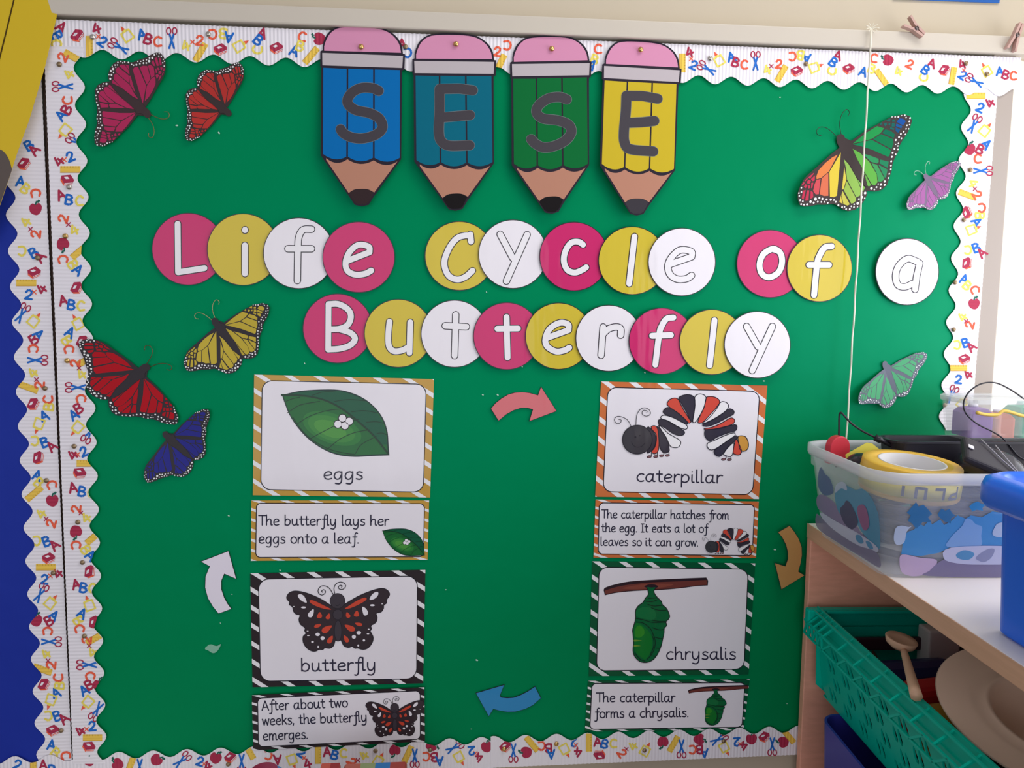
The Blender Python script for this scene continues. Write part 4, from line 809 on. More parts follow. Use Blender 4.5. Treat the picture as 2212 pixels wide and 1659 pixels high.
PINS = [(780, 101, 'b', .0095, 'through the eraser of the blue paper pencil'), (985, 95, 'b', .0095, 'through the eraser of the teal paper pencil'), (1192, 105, 'b', .0095, 'through the eraser of the green paper pencil'), (1384, 107, 'b', .0098, 'through the eraser of the yellow paper pencil'),
 (200, 80, 's', .0058, 'in the top border strip above the magenta butterfly'), (450, 74, 's', .0058, 'above the orange-red butterfly, in the top border strip'), (876, 101, 'd', .0058, 'in the top border strip between the blue and teal paper pencils'), (1534, 126, 's', .0058, 'in the top border strip just right of the yellow paper pencil'), (1741, 138, 'd', .0058, 'in the top border strip left of the hanging string'), (2087, 137, 'd', .0058, 'in the top border at the right corner, by a ruler motif'), (2132, 160, 'd', .0058, 'at the right corner of the top border, on a glue bottle'),
 (128, 139, 'd', .007, 'at the top of the left border, by the red 2'), (149, 404, 's', .007, 'on a red book in the left border, level with pencil tips'), (141, 510, 'b', .007, 'on a red apple in the left border'), (145, 779, 'b', .007, 'in the left border strip beside the red butterfly'), (160, 964, 'd', .007, 'in the left border strip level with the indigo butterfly'), (168, 1128, 'd', .007, 'in the left border level with the eggs text card'), (178, 1215, 'd', .007, 'in the left border level with the tip of the white arrow'), (182, 1374, 'd', .007, 'in the left border level with the torn scrap'),
 (81, 557, 'd', .003, "in the blue board's border, on its topmost maroon A"), (97, 839, 'd', .003, "in the blue board's border, left of the red butterfly"), (100, 1038, 'd', .003, "in the blue board's border, level with the eggs caption"), (115, 1238, 'd', .003, "in the blue board's border, level with the white arrow"), (132, 1578, 'd', .003, "in the blue board's border, near its foot"),
 (2096, 367, 'd', .005, 'in the right border strip beside the lilac butterfly'), (2082, 475, 'd', .005, 'in the right border below the lilac butterfly'), (2063, 610, 'd', .005, 'in the right border strip level with the white a disc'), (2060, 712, 'd', .005, 'in the right border strip above the mint green butterfly'), (2041, 875, 'd', .005, 'low in the right border strip beside the clear caddy'),
 (493, 1651, 'd', .0065, 'in the bottom border left of the black text card'), (811, 1622, 'd', .0065, 'in the bottom border strip under the black text card'), (929, 1620, 'd', .0065, 'in the bottom border strip just right of the black text card'), (1089, 1618, 'b', .0075, 'in the bottom border strip below the blue arrow'), (1202, 1607, 'b', .0075, 'in the bottom border strip left of the green text card'), (1392, 1621, 'd', .0075, 'in the bottom border strip under the green text card'), (1563, 1601, 'd', .0075, 'in the bottom border right of the green text card')]
for i, (x, y, k, off, where) in enumerate(PINS):
    o = bpy.data.objects.new('drawing_pin', PM[k]); COL.objects.link(o); o.location = W(x, y, off)
    s = .92 if k == 'd' else 1.0; o.scale = (s, s, s)
    tag(o, '%s drawing pin %s' % (dict(b='shiny brass', d='dull brass', s='silvery')[k], where), 'drawing pin', 'drawing pins on the boards')

# ================================================================== other things on the wall
def card_prism(name, pts, off, thick, m, label=None, cat=None, tilt=None):
    a = Art(off=off, tilt=tilt); a.poly(pts, m, 0, thick); o = a.build(name)
    return tag(o, label, cat)
big = card_prism('pencil_poster', [(-60, -120), (150, -120), (130, -20), (126.5, 0), (122, 38), (100, 145), (69.5, 260), (43, 341), (36, 367), (14, 440), (0, 480), (-25, 520), (-60, 530)], .011, .0008, mat('yellow_card', (196, 166, 24), rough=.5, k=1.25), 'big yellow paper pencil with dark grey tip hanging over the left border', 'paper pencil', tilt=(120, 0, -.00006, .00002))
b = Art(off=.011, tilt=(120, 0, -.00006, .00002)); b.poly([(-60, 318)] + spl([(0, 323), (17, 330), (29, 347), (36, 370)], 4) + [(14, 440), (0, 478), (-25, 518), (-60, 528)], ink('grey_lead', (92, 82, 78)), .0003); b.build('lead_tip', big)
b = Art(off=.011, tilt=(120, 0, -.00006, .00002)); b.stroke([(60, -110), (35, 0), (18, 80), (0, 162), (-50, 390)], 3, ink('poster_line', (70, 52, 16)), .0003); b.build('barrel_line', big)
card_prism('wall_poster', [(1940, -60), (2164, -50), (2159, 6.5), (1930, -2)], -.009, .0012, mat('royal_blue_card', (28, 88, 164), rough=.5, k=1.1), 'lower edge of a blue poster on the cream wall above the top right corner', 'poster')
# clothes pegs on the top rail
peg_m = mat('pinkish_wood_peg', (186, 152, 142), rough=.7, k=1.1); peg_wire = mat('peg_spring', (110, 100, 98), rough=.35, metal=.9)
def peg(label, p0, p1, spread, off):
    """p0: mouth, p1: handle end (photograph coordinates)."""
    A, B = W(*p0, off), W(*p1, off); root = empty('clothes_peg', A, label, 'clothes peg', 'wooden clothes pegs on the rail')
    d = (B - A).normalized(); n = Vector((d.z, 0, -d.x)); L = (B - A).length
    for s in (-1, 1):
        pts = []
        for t, w0, w1 in ((0, .0004, .0042), (.3, .0010, .0052), (.55, .0016, .0056), (1.0, .0016 + spread, .0052 + spread)): pts.append((t, w0, w1))
        loop = [d * (L * t) + n * (s * w0) for t, w0, w1 in pts] + [d * (L * t) + n * (s * w1) for t, w0, w1 in pts[::-1]]
        bm = prism_bm([Vector(p) + Vector((0, -.0045, 0)) for p in loop], (0, 1, 0), .009); bm_obj('peg_half', bm, peg_m, root)
    c = d * (L * .45); tube('spring', [c + Vector((0, y, 0)) + n * 0 for y in (-.0055, -.002, .002, .0055)], .0034, peg_wire, root)
peg('wooden clothes peg lying open along the top rail right of the hanging string', (1993, 77), (1957, 46), .006, .018)
peg('wooden clothes peg hanging at the top right corner of the boards', (2204, 52), (2182, 108), .004, .018)
# hanging string
st = mat('white_string', (226, 222, 205), rough=.8, k=1.1)
P0 = W(1882, 62, .017); P0b = W(1880, 108, .020); P1 = W(1826, 985, .030)
sroot = empty('hanging_string', P0, 'thin white string hanging from the top rail down past the rainbow butterfly', 'string')
pts = [P0] + [P0b.lerp(P1, i / 30) + Vector((.0006 * math.sin(i * 1.7), 0, 0)) for i in range(31)]
tube('cord', pts, .0015, st, sroot, P0)
for k in range(9):
    a = k * .7; q = [P0 + Vector((.012 * math.cos(a) * t, -.004 * t, .008 * math.sin(a) * t + .006 * t * (1 - t))) for t in (0, .35, .7, 1)]
    tube('frayed_end', q, .0005, st, sroot, P0)

# ================================================================== the bookcase and what stands on it (local frame: a = right, b = towards the room, z = up)
TH = math.radians(-3); S0 = Vector((.6315, -.015, 0)); AV = Vector((math.cos(TH), math.sin(TH), 0)); BV = Vector((math.sin(TH), -math.cos(TH), 0))
def LW(a, b, z): return S0 + AV * a + BV * b + Vector((0, 0, z))
def on_plane(px, py, p0, n):
    d = ray(px, py); return CAM + d * ((p0 - CAM).dot(n) / d.dot(n))
def lroot(name, a, b, z, label, cat, group=None): return empty(name, LW(a, b, z), label, cat, group, rz=TH)
def toloc(root, p):
    q = Vector(p) - root.location; return Vector((q.dot(AV), -q.dot(BV), q.z))
def lbox(name, root, m, a0, a1, b0, b1, z0, z1, bevel=.0015):
    bm = box_mesh(a0, a1, -b1, -b0, z0, z1, bevel); return bm_obj(name, bm, m, root)
def loft_bm(rings, closed_ends=(True, True)):
    bm = bmesh.new(); R = [[bm.verts.new(p) for p in r] for r in rings]; n = len(R[0])
    for A, B in zip(R, R[1:]):
        for k in range(n): bm.faces.new((A[k], A[(k + 1) % n], B[(k + 1) % n], B[k]))
    if closed_ends[0]: bm.faces.new(R[0][::-1])
    if closed_ends[1]: bm.faces.new(R[-1])
    return bm
def rrect(x0, x1, y0, y1, r, z, n=10):
    pts = []
    for cx, cy, s in ((x1 - r, y0 + r, -90), (x1 - r, y1 - r, 0), (x0 + r, y1 - r, 90), (x0 + r, y0 + r, 180)):
        for i in range(n):
            t = math.radians(s + 90 * i / (n - 1)); pts.append(Vector((cx + r * math.cos(t), cy + r * math.sin(t), z)))
    return pts
def lathe(name, prof, m, parent=None, n=48, sx=1.0, sy=1.0, loc=None, rot=None, smooth=True):
    bm = bmesh.new(); rings = []
    for r, z in prof:
        rings.append([bm.verts.new((0, 0, z))] if r == 0 else [bm.verts.new((r * sx * math.cos(2 * math.pi * k / n), r * sy * math.sin(2 * math.pi * k / n), z)) for k in range(n)])
    for A, B in zip(rings, rings[1:]):
        for k in range(n):
            u = []
            for v in (A[k % len(A)], A[(k + 1) % len(A)], B[(k + 1) % len(B)], B[k % len(B)]):
                if v not in u: u.append(v)
            if len(u) > 2: bm.faces.new(u)
    return bm_obj(name, bm, m, parent, loc, smooth, rot)
def wood(name, rgb, k=1.0, rough=.45):
    m = mat(name, rgb, rough=rough, k=k, spec=.35)
    nt = m.node_tree; b = nt.nodes['Principled BSDF']
    tc = nt.nodes.new('ShaderNodeTexCoord'); mp = nt.nodes.new('ShaderNodeMapping'); mp.inputs['Scale'].default_value = (6, 1.2, 30)
    t = nt.nodes.new('ShaderNodeTexNoise'); t.inputs['Scale'].default_value = 5; t.inputs['Detail'].default_value = 6
    mx = nt.nodes.new('ShaderNodeMixRGB'); c = b.inputs['Base Color'].default_value
    mx.inputs[1].default_value = (c[0] * .82, c[1] * .78, c[2] * .72, 1); mx.inputs[2].default_value = (min(1, c[0] * 1.12), min(1, c[1] * 1.12), min(1, c[2] * 1.12), 1)
    nt.links.new(tc.outputs['Object'], mp.inputs[0]); nt.links.new(mp.outputs[0], t.inputs['Vector']); nt.links.new(t.outputs['Fac'], mx.inputs[0]); nt.links.new(mx.outputs[0], b.inputs['Base Color'])
    return m
ZT = 1.082
beech = wood('beech_veneer', (202, 140, 120), k=1.65); beech_edge = wood('beech_edge', (200, 158, 130), k=1.25); top_m = mat('pale_laminate', (236, 220, 212), rough=.4, k=1.15, spec=.4)
bc = lroot('bookcase', 0, 0, 0, 'low beech bookcase standing end-on to the wall at the lower right', 'bookcase')
t = lbox('top_panel', bc, top_m, .0015, .52, 0, 1.0, ZT - .0245, ZT)
lbox('front_edging', t, beech_edge, 0, .0016, 0, 1.0, ZT - .025, ZT, .0004)
lbox('end_panel', bc, beech, .001, .50, 0, .016, .02, ZT - .0247)
lbox('end_panel', bc, beech, .001, .50, .984, 1.0, .02, ZT - .0247)
lbox('shelf_board', bc, beech, .012, .50, .0162, .9838, .575, .595)
lbox('shelf_board', bc, beech, .012, .50, .0162, .9838, .06, .08)
lbox('back_panel', bc, beech, .5, .508, 0, 1.0, .02, ZT - .0247)
lbox('plinth', bc, beech, .03, .5, .0162, .9838, 0, .06)

# ---- clear storage box with a blue printed scene
frost = mat('frosted_plastic', (214, 218, 226), rough=.25, k=1.0, alpha=.24, spec=.5); frost_rim = mat('frosted_rim', (222, 224, 230), rough=.25, k=1.0, alpha=.62, spec=.5)
sb = lroot('storage_box', 0, 0, ZT, 'clear frosted plastic storage box with blue printed scene on top of the bookcase', 'storage box')
A0, A1, B0, B1 = -.008, .33, .061, .275
def sring(e, z, r=.022): return rrect(A0 - e, A1 + e, -B1 - e, -B0 + e, r + e, z)
body = loft_bm([sring(0, .0012), sring(.018, .118), sring(.0225, .12), sring(.0235, .136), sring(.0205, .136), sring(.0155, .119), sring(-.0022, .004)])
bm_obj('body', body, frost, sb, smooth=False)
rim = loft_bm([sring(.0245, .137), sring(.0275, .137), sring(.029, .141), sring(.029, .153), sring(.0245, .153), sring(.0225, .149), sring(.0225, .137), sring(.0245, .137)], (False, False))
bm_obj('rim', rim, frost_rim, sb, smooth=True)
def fpoly(name, groups, p0, n, parent, lift=.0008):
    vs, fs, mi, ms = [], [], [], []
    for k, (m, zf, pts) in enumerate(groups):
        if m not in ms: ms.append(m)
        P = [toloc(parent, on_plane(x, y, p0, n) + n * (lift + k * .00012)) for x, y in zf(pts if any(s in m.name for s in ('sky', 'tree')) else spl(pts, 4, True))]
        fs.append(tuple(range(len(vs), len(vs) + len(P)))); vs += P; mi.append(ms.index(m))
    me = bpy.data.meshes.new(name); me.from_pydata(vs, [], fs)
    for m in ms: me.materials.append(m)
    me.polygons.foreach_set('material_index', mi); me.update(); return link_mesh(name, me, parent)
def prt(n, c, al=.85): return mat('box_print_' + n, c, rough=.35, k=1.1, alpha=al)
zs = zoomer(1680, 780, 3.457)
fp, fn = LW(0, B1, ZT), (BV * .988 + Vector((0, 0, -.153))).normalized()
G = [(prt('sky', (60, 138, 198)), zs, [(920, 1440), (940, 1300), (975, 1270), (1010, 1260), (1060, 1215), (1090, 1230), (1130, 1185), (1150, 1218), (1210, 1180), (1240, 1222), (1290, 1195), (1340, 1150), (1400, 1175), (1440, 1150), (1520, 1165), (1600, 1120), (1770, 1150), (1770, 1140), (1770, 1390), (1280, 1390), (1200, 1430), (1060, 1455)]),
 (prt('tree', (34, 108, 160)), zs, [(1010, 1075), (1030, 1050), (1050, 1085), (1085, 1070), (1110, 1095), (1150, 1140), (1120, 1165), (1145, 1200), (1080, 1200), (1060, 1225), (1030, 1250), (1000, 1210), (970, 1190), (990, 1150), (960, 1130)]),
 (prt('tree', (34, 108, 160)), zs, [(1220, 1100), (1250, 1115), (1280, 1100), (1300, 1135), (1325, 1150), (1290, 1175), (1290, 1210), (1240, 1195), (1205, 1165), (1190, 1140)]),
 (prt('tree_bright', (26, 130, 188)), zs, [(1425, 1085), (1450, 1060), (1490, 1045), (1520, 1065), (1548, 1070), (1525, 1095), (1530, 1115), (1480, 1108), (1450, 1122)]),
 (prt('hill', (124, 164, 212)), zs, [(1265, 1385), (1285, 1320), (1330, 1270), (1375, 1225), (1400, 1175), (1440, 1180), (1475, 1215), (1520, 1235), (1515, 1300), (1500, 1385)]),
 (prt('mist', (176, 190, 212)), zs, [(1600, 1290), (1615, 1240), (1650, 1205), (1770, 1200), (1770, 1300), (1650, 1312)]),
 (prt('mist', (176, 190, 212)), zs, [(865, 1290), (880, 1240), (920, 1225), (975, 1235), (1000, 1225), (960, 1270), (940, 1350), (890, 1370), (865, 1340)]),
 (prt('pink', (190, 166, 196)), zs, [(905, 1500), (925, 1440), (1060, 1465), (1180, 1480), (1160, 1545), (1090, 1590), (1000, 1602), (925, 1575)]),
 (prt('purple', (122, 114, 146)), zs, [(1130, 1560), (1230, 1480), (1330, 1505), (1500, 1512), (1770, 1500), (1770, 1605), (1120, 1600)]),
 (prt('table', (188, 190, 214)), zs, [(1235, 1470), (1290, 1388), (1770, 1385), (1770, 1500), (1500, 1515), (1330, 1505)]),
 (prt('gem', (76, 140, 184)), zs, [(1325, 1440), (1380, 1408), (1440, 1418), (1462, 1442), (1420, 1478), (1350, 1472)]), (prt('gem_grey', (136, 140, 172)), zs, [(1475, 1460), (1555, 1402), (1612, 1400), (1590, 1460), (1540, 1495), (1500, 1488)])]
fpoly('printed_scene', G, fp, fn, sb)
lp, lnn = LW(A0, B0, ZT), (-AV * .988 + Vector((0, 0, -.153))).normalized()
G = [(prt('teal', (74, 142, 178)), zs, [(430, 985), (470, 940), (520, 930), (580, 960), (640, 955), (700, 1015), (740, 1100), (760, 1180), (765, 1400), (690, 1340), (620, 1260), (560, 1160), (470, 1140), (440, 1070)]),
 (prt('navy', (82, 98, 146)), zs, [(310, 830), (330, 790), (355, 840), (395, 880), (420, 980), (350, 1000), (305, 930)]), (prt('mauve', (136, 118, 158)), zs, [(300, 1010), (350, 1000), (430, 1060), (470, 1140), (560, 1170), (620, 1270), (690, 1350), (500, 1230), (340, 1130), (298, 1080)]),
 (prt('mist', (176, 190, 212)), zs, [(432, 985), (440, 930), (475, 900), (512, 915), (522, 965), (480, 950)]), (prt('dark', (74, 70, 104)), zs, [(470, 1110), (500, 1070), (520, 1040), (560, 1080), (605, 1200), (560, 1255), (500, 1205)]), (prt('rose', (152, 92, 136)), zs, [(600, 1095), (640, 1070), (672, 1110), (690, 1220), (655, 1265), (615, 1190)]),
 (prt('table', (188, 190, 214)), zs, [(330, 1130), (450, 1200), (600, 1280), (740, 1375), (745, 1425), (600, 1372), (430, 1262), (345, 1180)]), (prt('gem', (76, 140, 184)), zs, [(590, 1300), (625, 1300), (650, 1350), (625, 1362), (595, 1335)]), (prt('gem', (76, 140, 184)), zs, [(665, 1345), (700, 1352), (722, 1398), (690, 1395)]),
 (prt('purple', (122, 114, 146)), zs, [(298, 1140), (345, 1180), (430, 1262), (600, 1372), (745, 1425), (775, 1540), (640, 1465), (460, 1355), (305, 1245)])]
fpoly('printed_scene', G, lp, lnn, sb)

# ---- what is in and on the box
blk = mat('black_plastic', (34, 32, 42), rough=.38, k=1.0, spec=.5); blk_gloss = mat('black_gloss', (38, 37, 48), rough=.22, k=1.0, spec=.5)
def ltube(name, root, pts, r, m, **k): return tube(name, [toloc(root, LW(*p)) for p in pts], r, m, root, **k)
cb = lroot('cable_bundle', .17, .17, ZT + .004, 'tangle of dark cables filling the clear storage box', 'cables')
rnd = random.Random(3); cpts = []
for i in range(150):
    t = i * .55; rr = .075 + .03 * math.sin(i * .37)
    cpts.append((.155 + 1.45 * rr * math.cos(t) * .95, .168 + rr * .72 * math.sin(t), ZT + .012 + .085 * (i / 150) + .006 * math.sin(i * 1.3)))
sm = []
for i in range(len(cpts) - 1):
    for k in range(3): sm.append(tuple(cpts[i][j] + (cpts[i + 1][j] - cpts[i][j]) * k / 3 for j in range(3)))
ltube('cable', cb, sm, .0055, mat('grey_cable', (70, 68, 76), rough=.45, k=1.0), n=6)
bk = lroot('black_pouch', .235, .185, ZT + .1035, 'black zipped pouch lying on the cables at the right of the clear storage box', 'pouch')
bm_obj('pouch_body', box_mesh(-.065, .07, -.085, .04, 0, .024, .011, 3), blk, bk)
for q in range(7): bm_obj('zip_tooth', box_mesh(-.02 + .011 * q, -.015 + .011 * q, -.0865, -.0815, .017, .0185), mat('zip_metal', (190, 190, 200), rough=.3, metal=.8), bk)
# roll of yellow printed tape
tp_y = mat('yellow_tape', (222, 176, 62), rough=.35, k=1.05, spec=.5); tp_p = mat('yellow_tape_printed', (216, 200, 64), rough=.3, k=1.05, spec=.5)
tp = empty('tape_roll', LW(.058, .206, ZT + .1065), 'wide roll of yellow printed tape lying in the front of the clear storage box', 'tape')
tp.scale = (.96,) * 3; tp.rotation_euler = (math.radians(5), math.radians(2), TH)
lathe('tape', [(.0475, 0), (.0685, 0), (.0702, .002), (.0702, .034), (.069, .046), (.0675, .0475), (.0475, .0475), (.0475, 0)], tp_y, tp, 72)
lathe('core', [(.0445, .0006), (.0476, .0006), (.0476, .048), (.0445, .048), (.0445, .0006)], mat('card_core', (216, 214, 216), rough=.5), tp, 72)
lathe('print_band', [(.0704, .0075), (.0707, .0075), (.0707, .0325), (.0704, .0325), (.0704, .0075)], tp_p, tp, 72)
def tape_marks(name, strokes, m, w=.004):
    vs, fs = [], []
    for (t0, z0), (t1, z1) in strokes:
        n = max(2, int(abs(t1 - t0) * 14)); d = Vector(((t1 - t0) * .0705, z1 - z0)); nn = Vector((-d.y, d.x)).normalized() * w / 2; b = len(vs)
        for i in range(n + 1):
            t = t0 + (t1 - t0) * i / n; z = z0 + (z1 - z0) * i / n
            for s in (1, -1):
                tt = t + s * nn.x / .0705; vs.append((.0710 * math.cos(tt), .0710 * math.sin(tt), z + s * nn.y))
        for i in range(n): fs.append((b + 2 * i, b + 2 * i + 2, b + 2 * i + 3, b + 2 * i + 1))
    me = bpy.data.meshes.new(name); me.from_pydata(vs, [], fs); me.materials.append(m); me.update(); return link_mesh(name, me, tp)
tb = -math.pi / 2
tape_marks('printed_letters', [((tb - .62, .010), (tb - .62, .026)), ((tb - .38, .010), (tb - .38, .027)), ((tb - .38, .026), (tb - .2, .026)), ((tb - .2, .010), (tb - .2, .027)), ((tb - .02, .026), (tb + .18, .026)), ((tb + .18, .010), (tb + .18, .028)), ((tb + .56, .010), (tb + .56, .028)), ((tb + .32, .011), (tb + .38, .017)), ((tb + .38, .017), (tb + .56, .018)), ((tb + .32, .011), (tb + .56, .010)), ((tb + 1.0, .012), (tb + 1.0, .026)), ((tb + 1.0, .026), (tb + 1.2, .030))], mat('tape_ink', (54, 58, 92), rough=.5))
tape_marks('printed_line', [((tb - 1.5, .0345), (tb + 1.35, .0345))], mat('tape_ink_black', (40, 34, 30), rough=.5), w=.0013)
# black tray across the rims, with the clear caddy on it
tr = lroot('black_tray', .198, .1015, ZT + .118, 'deep black plastic tray standing across the back of the clear storage box', 'tray')
TR = lambda e, z, r=.02: rrect(-.122 - e, .122 + e, -.029 - e, .029 + e, r + e, z)
bm_obj('tray_shell', loft_bm([TR(-.004, 0), TR(0, .046), TR(.0035, .0465), TR(.0035, .050), TR(-.002, .050), TR(-.007, .003)]), blk, tr)
clear = mat('clear_plastic', (226, 232, 232), rough=.2, k=1.0, alpha=.12, spec=.5); clear_rim = mat('clear_plastic_rim', (228, 232, 232), rough=.2, k=1.0, alpha=.4)
cd = lroot('caddy', .30, .0925, ZT + .1683, 'clear plastic caddy with a yellow band holding coloured bottles, on the black tray', 'caddy')
CR = lambda e, z, r=.012: rrect(-.108 - e, .108 + e, -.036 - e, .036 + e, r + e, z)
bm_obj('caddy_body', loft_bm([CR(-.003, 0), CR(.004, .058), CR(.001, .058), CR(-.006, .003)]), clear, cd)
bm_obj('caddy_lid', loft_bm([CR(.003, .0585), CR(.007, .0585), CR(.008, .066), CR(.004, .068), CR(-.012, .068), CR(-.012, .0655), CR(.003, .0635), CR(.003, .0585)], (False, False)), clear_rim, cd)
hp = [(-.100, .046), (-.085, .043), (-.066, .043), (-.055, .049), (-.02, .040), (.03, .034), (.075, .032), (.115, .031)]
tube('handle_band', [Vector((x, -.043, z)) for x, z in spl(hp, 4)], .0026, mat('yellow_band', (232, 196, 92), rough=.4, k=1.0), cd)
def bottle(label, a, w, h, rgb, cap=None, d=.05):
    r = lroot('paint_bottle', a, .0925, ZT + .1716, label, 'bottle', 'coloured bottles in the clear caddy'); m = mat('bottle_%d_%d_%d' % rgb, rgb, rough=.4, k=1.3, alpha=.62)
    w, q = w / 2, d / 2
    bm_obj('bottle_body', loft_bm([rrect(-w, w, -q, q, .006, 0), rrect(-w, w, -q, q, .006, h * .72), rrect(-w * .8, w * .8, -q * .7, q * .7, .005, h * .86), rrect(-w * .4, w * .4, -q * .4, q * .4, .004, h * .9)]), m, r)
    lathe('bottle_cap', [(0, h * .9), (w * .38, h * .9), (w * .34, h), (0, h)], mat('bottle_cap_%d' % (cap or rgb)[0], cap or rgb, rough=.4), r, 16)
bottle('purple bottle at the left end of the clear caddy', .222, .04, .052, (140, 96, 176), (232, 226, 236))
bottle('coral orange bottle second along in the clear caddy', .262, .032, .042, (232, 130, 108))
bottle('emerald green bottle third along in the clear caddy', .300, .03, .056, (4, 166, 128))
bottle('bottle with blue body and navy top at the right of the clear caddy', .338, .034, .056, (58, 96, 160), (60, 62, 130))
# red magnet with cable, plug, computer mice
rm = empty('red_magnet', LW(.0, .10, ZT + .153), 'red round-topped magnet standing at the back left corner of the clear storage box', 'magnet'); rm.rotation_euler = (0, 0, TH + math.radians(14))
loop = [Vector((-.0185, 0, -.026)), Vector((.0185, 0, -.026))] + [Vector((.0185 * math.cos(t), 0, .0185 * math.sin(t))) for t in [math.pi * k / 16 for k in range(17)]]
bmm = prism_bm([p + Vector((0, -.007, 0)) for p in loop], (0, 1, 0), .014); bmesh.ops.recalc_face_normals(bmm, faces=bmm.faces[:]); bmesh.ops.bevel(bmm, geom=[e for e in bmm.edges if len(e.link_faces) == 2 and e.calc_face_angle(0) > 1.2], offset=.0015, segments=2, profile=.5, affect='EDGES')
bm_obj('magnet_block', bmm, mat('red_gloss', (198, 50, 66), rough=.35, k=1.05), rm)
jk = lroot('audio_cable', .008, .085, ZT + .17, 'thin black cable looping up above the clear storage box, ending in a black plug', 'cable')
cpt = [(.004, .09, 1.20), (.006, .09, 1.25), (.004, .092, 1.283), (.0055, .094, 1.2895), (.009, .096, 1.286), (.022, .1, 1.272), (.04, .104, 1.260), (.058, .108, 1.2515)]
vs3 = [];
for i in range(len(cpt) - 1):
    for k in range(4):
        p0, p1, p2, p3 = [Vector(cpt[max(0, min(len(cpt) - 1, i + q))]) for q in (-1, 0, 1, 2)]; t = k / 4
        vs3.append(tuple(.5 * (2 * p1 + (p2 - p0) * t + (2 * p0 - 5 * p1 + 4 * p2 - p3) * t * t + (3 * p1 - p0 - 3 * p2 + p3) * t ** 3)))
vs3.append(cpt[-1]); ltube('cable', jk, vs3, .0017, blk)
ltube('plug', jk, [(.056, .108, 1.252), (.064, .110, 1.248), (.066, .111, 1.247), (.084, .116, 1.238)], .005, blk, taper=lambda t: .0055 if t < .5 else .0035)
def mouse(label, a, b, z, yaw, r=.03):
    o = empty('computer_mouse', LW(a, b, z), label, 'computer mouse', 'computer mice in the clear storage box'); o.rotation_euler = (0, 0, TH + yaw)
    lathe('shell', [(r * math.cos(t) if t < 1.56 else 0, r * .95 * math.sin(t)) for t in [math.pi / 2 * k / 10 for k in range(11)]] [::1], blk_gloss, o, 32, sx=1.0, sy=1.45)
    lathe('base', [(0, -.004), (r * .94, -.004), (r, 0), (0, 0)], blk, o, 32, sx=1.0, sy=1.45)
    return o
mouse('black computer mouse half hidden left of the yellow tape roll', -.004 + .018, .158, ZT + .134, .3, .021)
mouse('domed black computer mouse in front of the black tray, right of the yellow tape roll', .192, .182, ZT + .1325, .5, .036)
sl = empty('black_handset', LW(.138, .258, ZT + .166), 'flat black handset leaning beside the yellow tape roll in the clear storage box', 'handset'); sl.rotation_euler = (math.radians(30), math.radians(22), TH + math.radians(-14))
bm_obj('handset_body', box_mesh(-.034, .042, -.026, .026, -.006, .006, .005, 3), mat('black_handset', (44, 40, 48), rough=.5), sl, smooth=False)
bm_obj('button', box_mesh(-.03, -.022, -.004, .004, .007, .0085, .001), mat('white_button', (220, 216, 220), rough=.4), sl)
for k in (0, 1): tube('thin_wire', [Vector((-.01 + .02 * k, .028, .0085)), Vector((.015 + .012 * k, 0, .0085)), Vector((.045, -.028, .0085))], .0009, mat('grey_wire', (170, 166, 176), rough=.4), sl)
wl = lroot('coiled_wire', .33, .13, ZT + .18, 'thin black wire curving in a loop in front of the clear caddy', 'wire')
wp = [toloc(wl, on_plane(x, y, LW(0, .132, 0), BV)) for x, y in spl([(2230, 880), (2212, 862), (2180, 840), (2150, 827), (2120, 829), (2095, 845), (2082, 868), (2086, 892), (2110, 915), (2145, 933), (2170, 950), (2200, 985), (2230, 1000)], 6)]
tube('wire', wp, .0012, blk, wl)
yc = lroot('yellow_card', .03, .135, ZT + .135, 'folded yellow card poking up behind the yellow tape roll', 'card')
P = [toloc(yc, on_plane(x, y, LW(0, .128, 0), BV)) for x, y in ((1826, 982), (1872, 956), (1884, 958), (1905, 975), (1895, 1010), (1830, 1010))]
bm_obj('card_sheet', prism_bm(P, (0, -1, 0), .0008), mat('yellow_card_paper', (226, 214, 88), rough=.5), yc)

# ---- blue tub at the right edge
tub_m = mat('blue_tub_plastic', (2, 92, 220), rough=.3, k=1.4, spec=.5)
tu = lroot('blue_tub', .122, .562, ZT, 'deep bright blue plastic tub on the bookcase at the right edge of the picture', 'tub')
TB = lambda e, z, r=.018: rrect(-.092 - e, .20 + e, -.13 - e, .112 + e, r + max(e, 0), z)
bm_obj('tub_body', loft_bm([TB(-.004, 0), TB(0, .004), TB(.0065, .155), TB(.004, .155), TB(-.003, .006)]), tub_m, tu)
bm_obj('tub_rim', loft_bm([TB(.0068, .146), TB(.024, .149), TB(.029, .156), TB(.029, .172), TB(.025, .181), TB(.012, .186), TB(.004, .181), TB(.004, .146), TB(.0068, .146)], (False, False)), tub_m, tu, smooth=True)
bm_obj('rim_tab', box_mesh(-.104, -.0985, -.06, .03, .125, .152, .002), tub_m, tu)

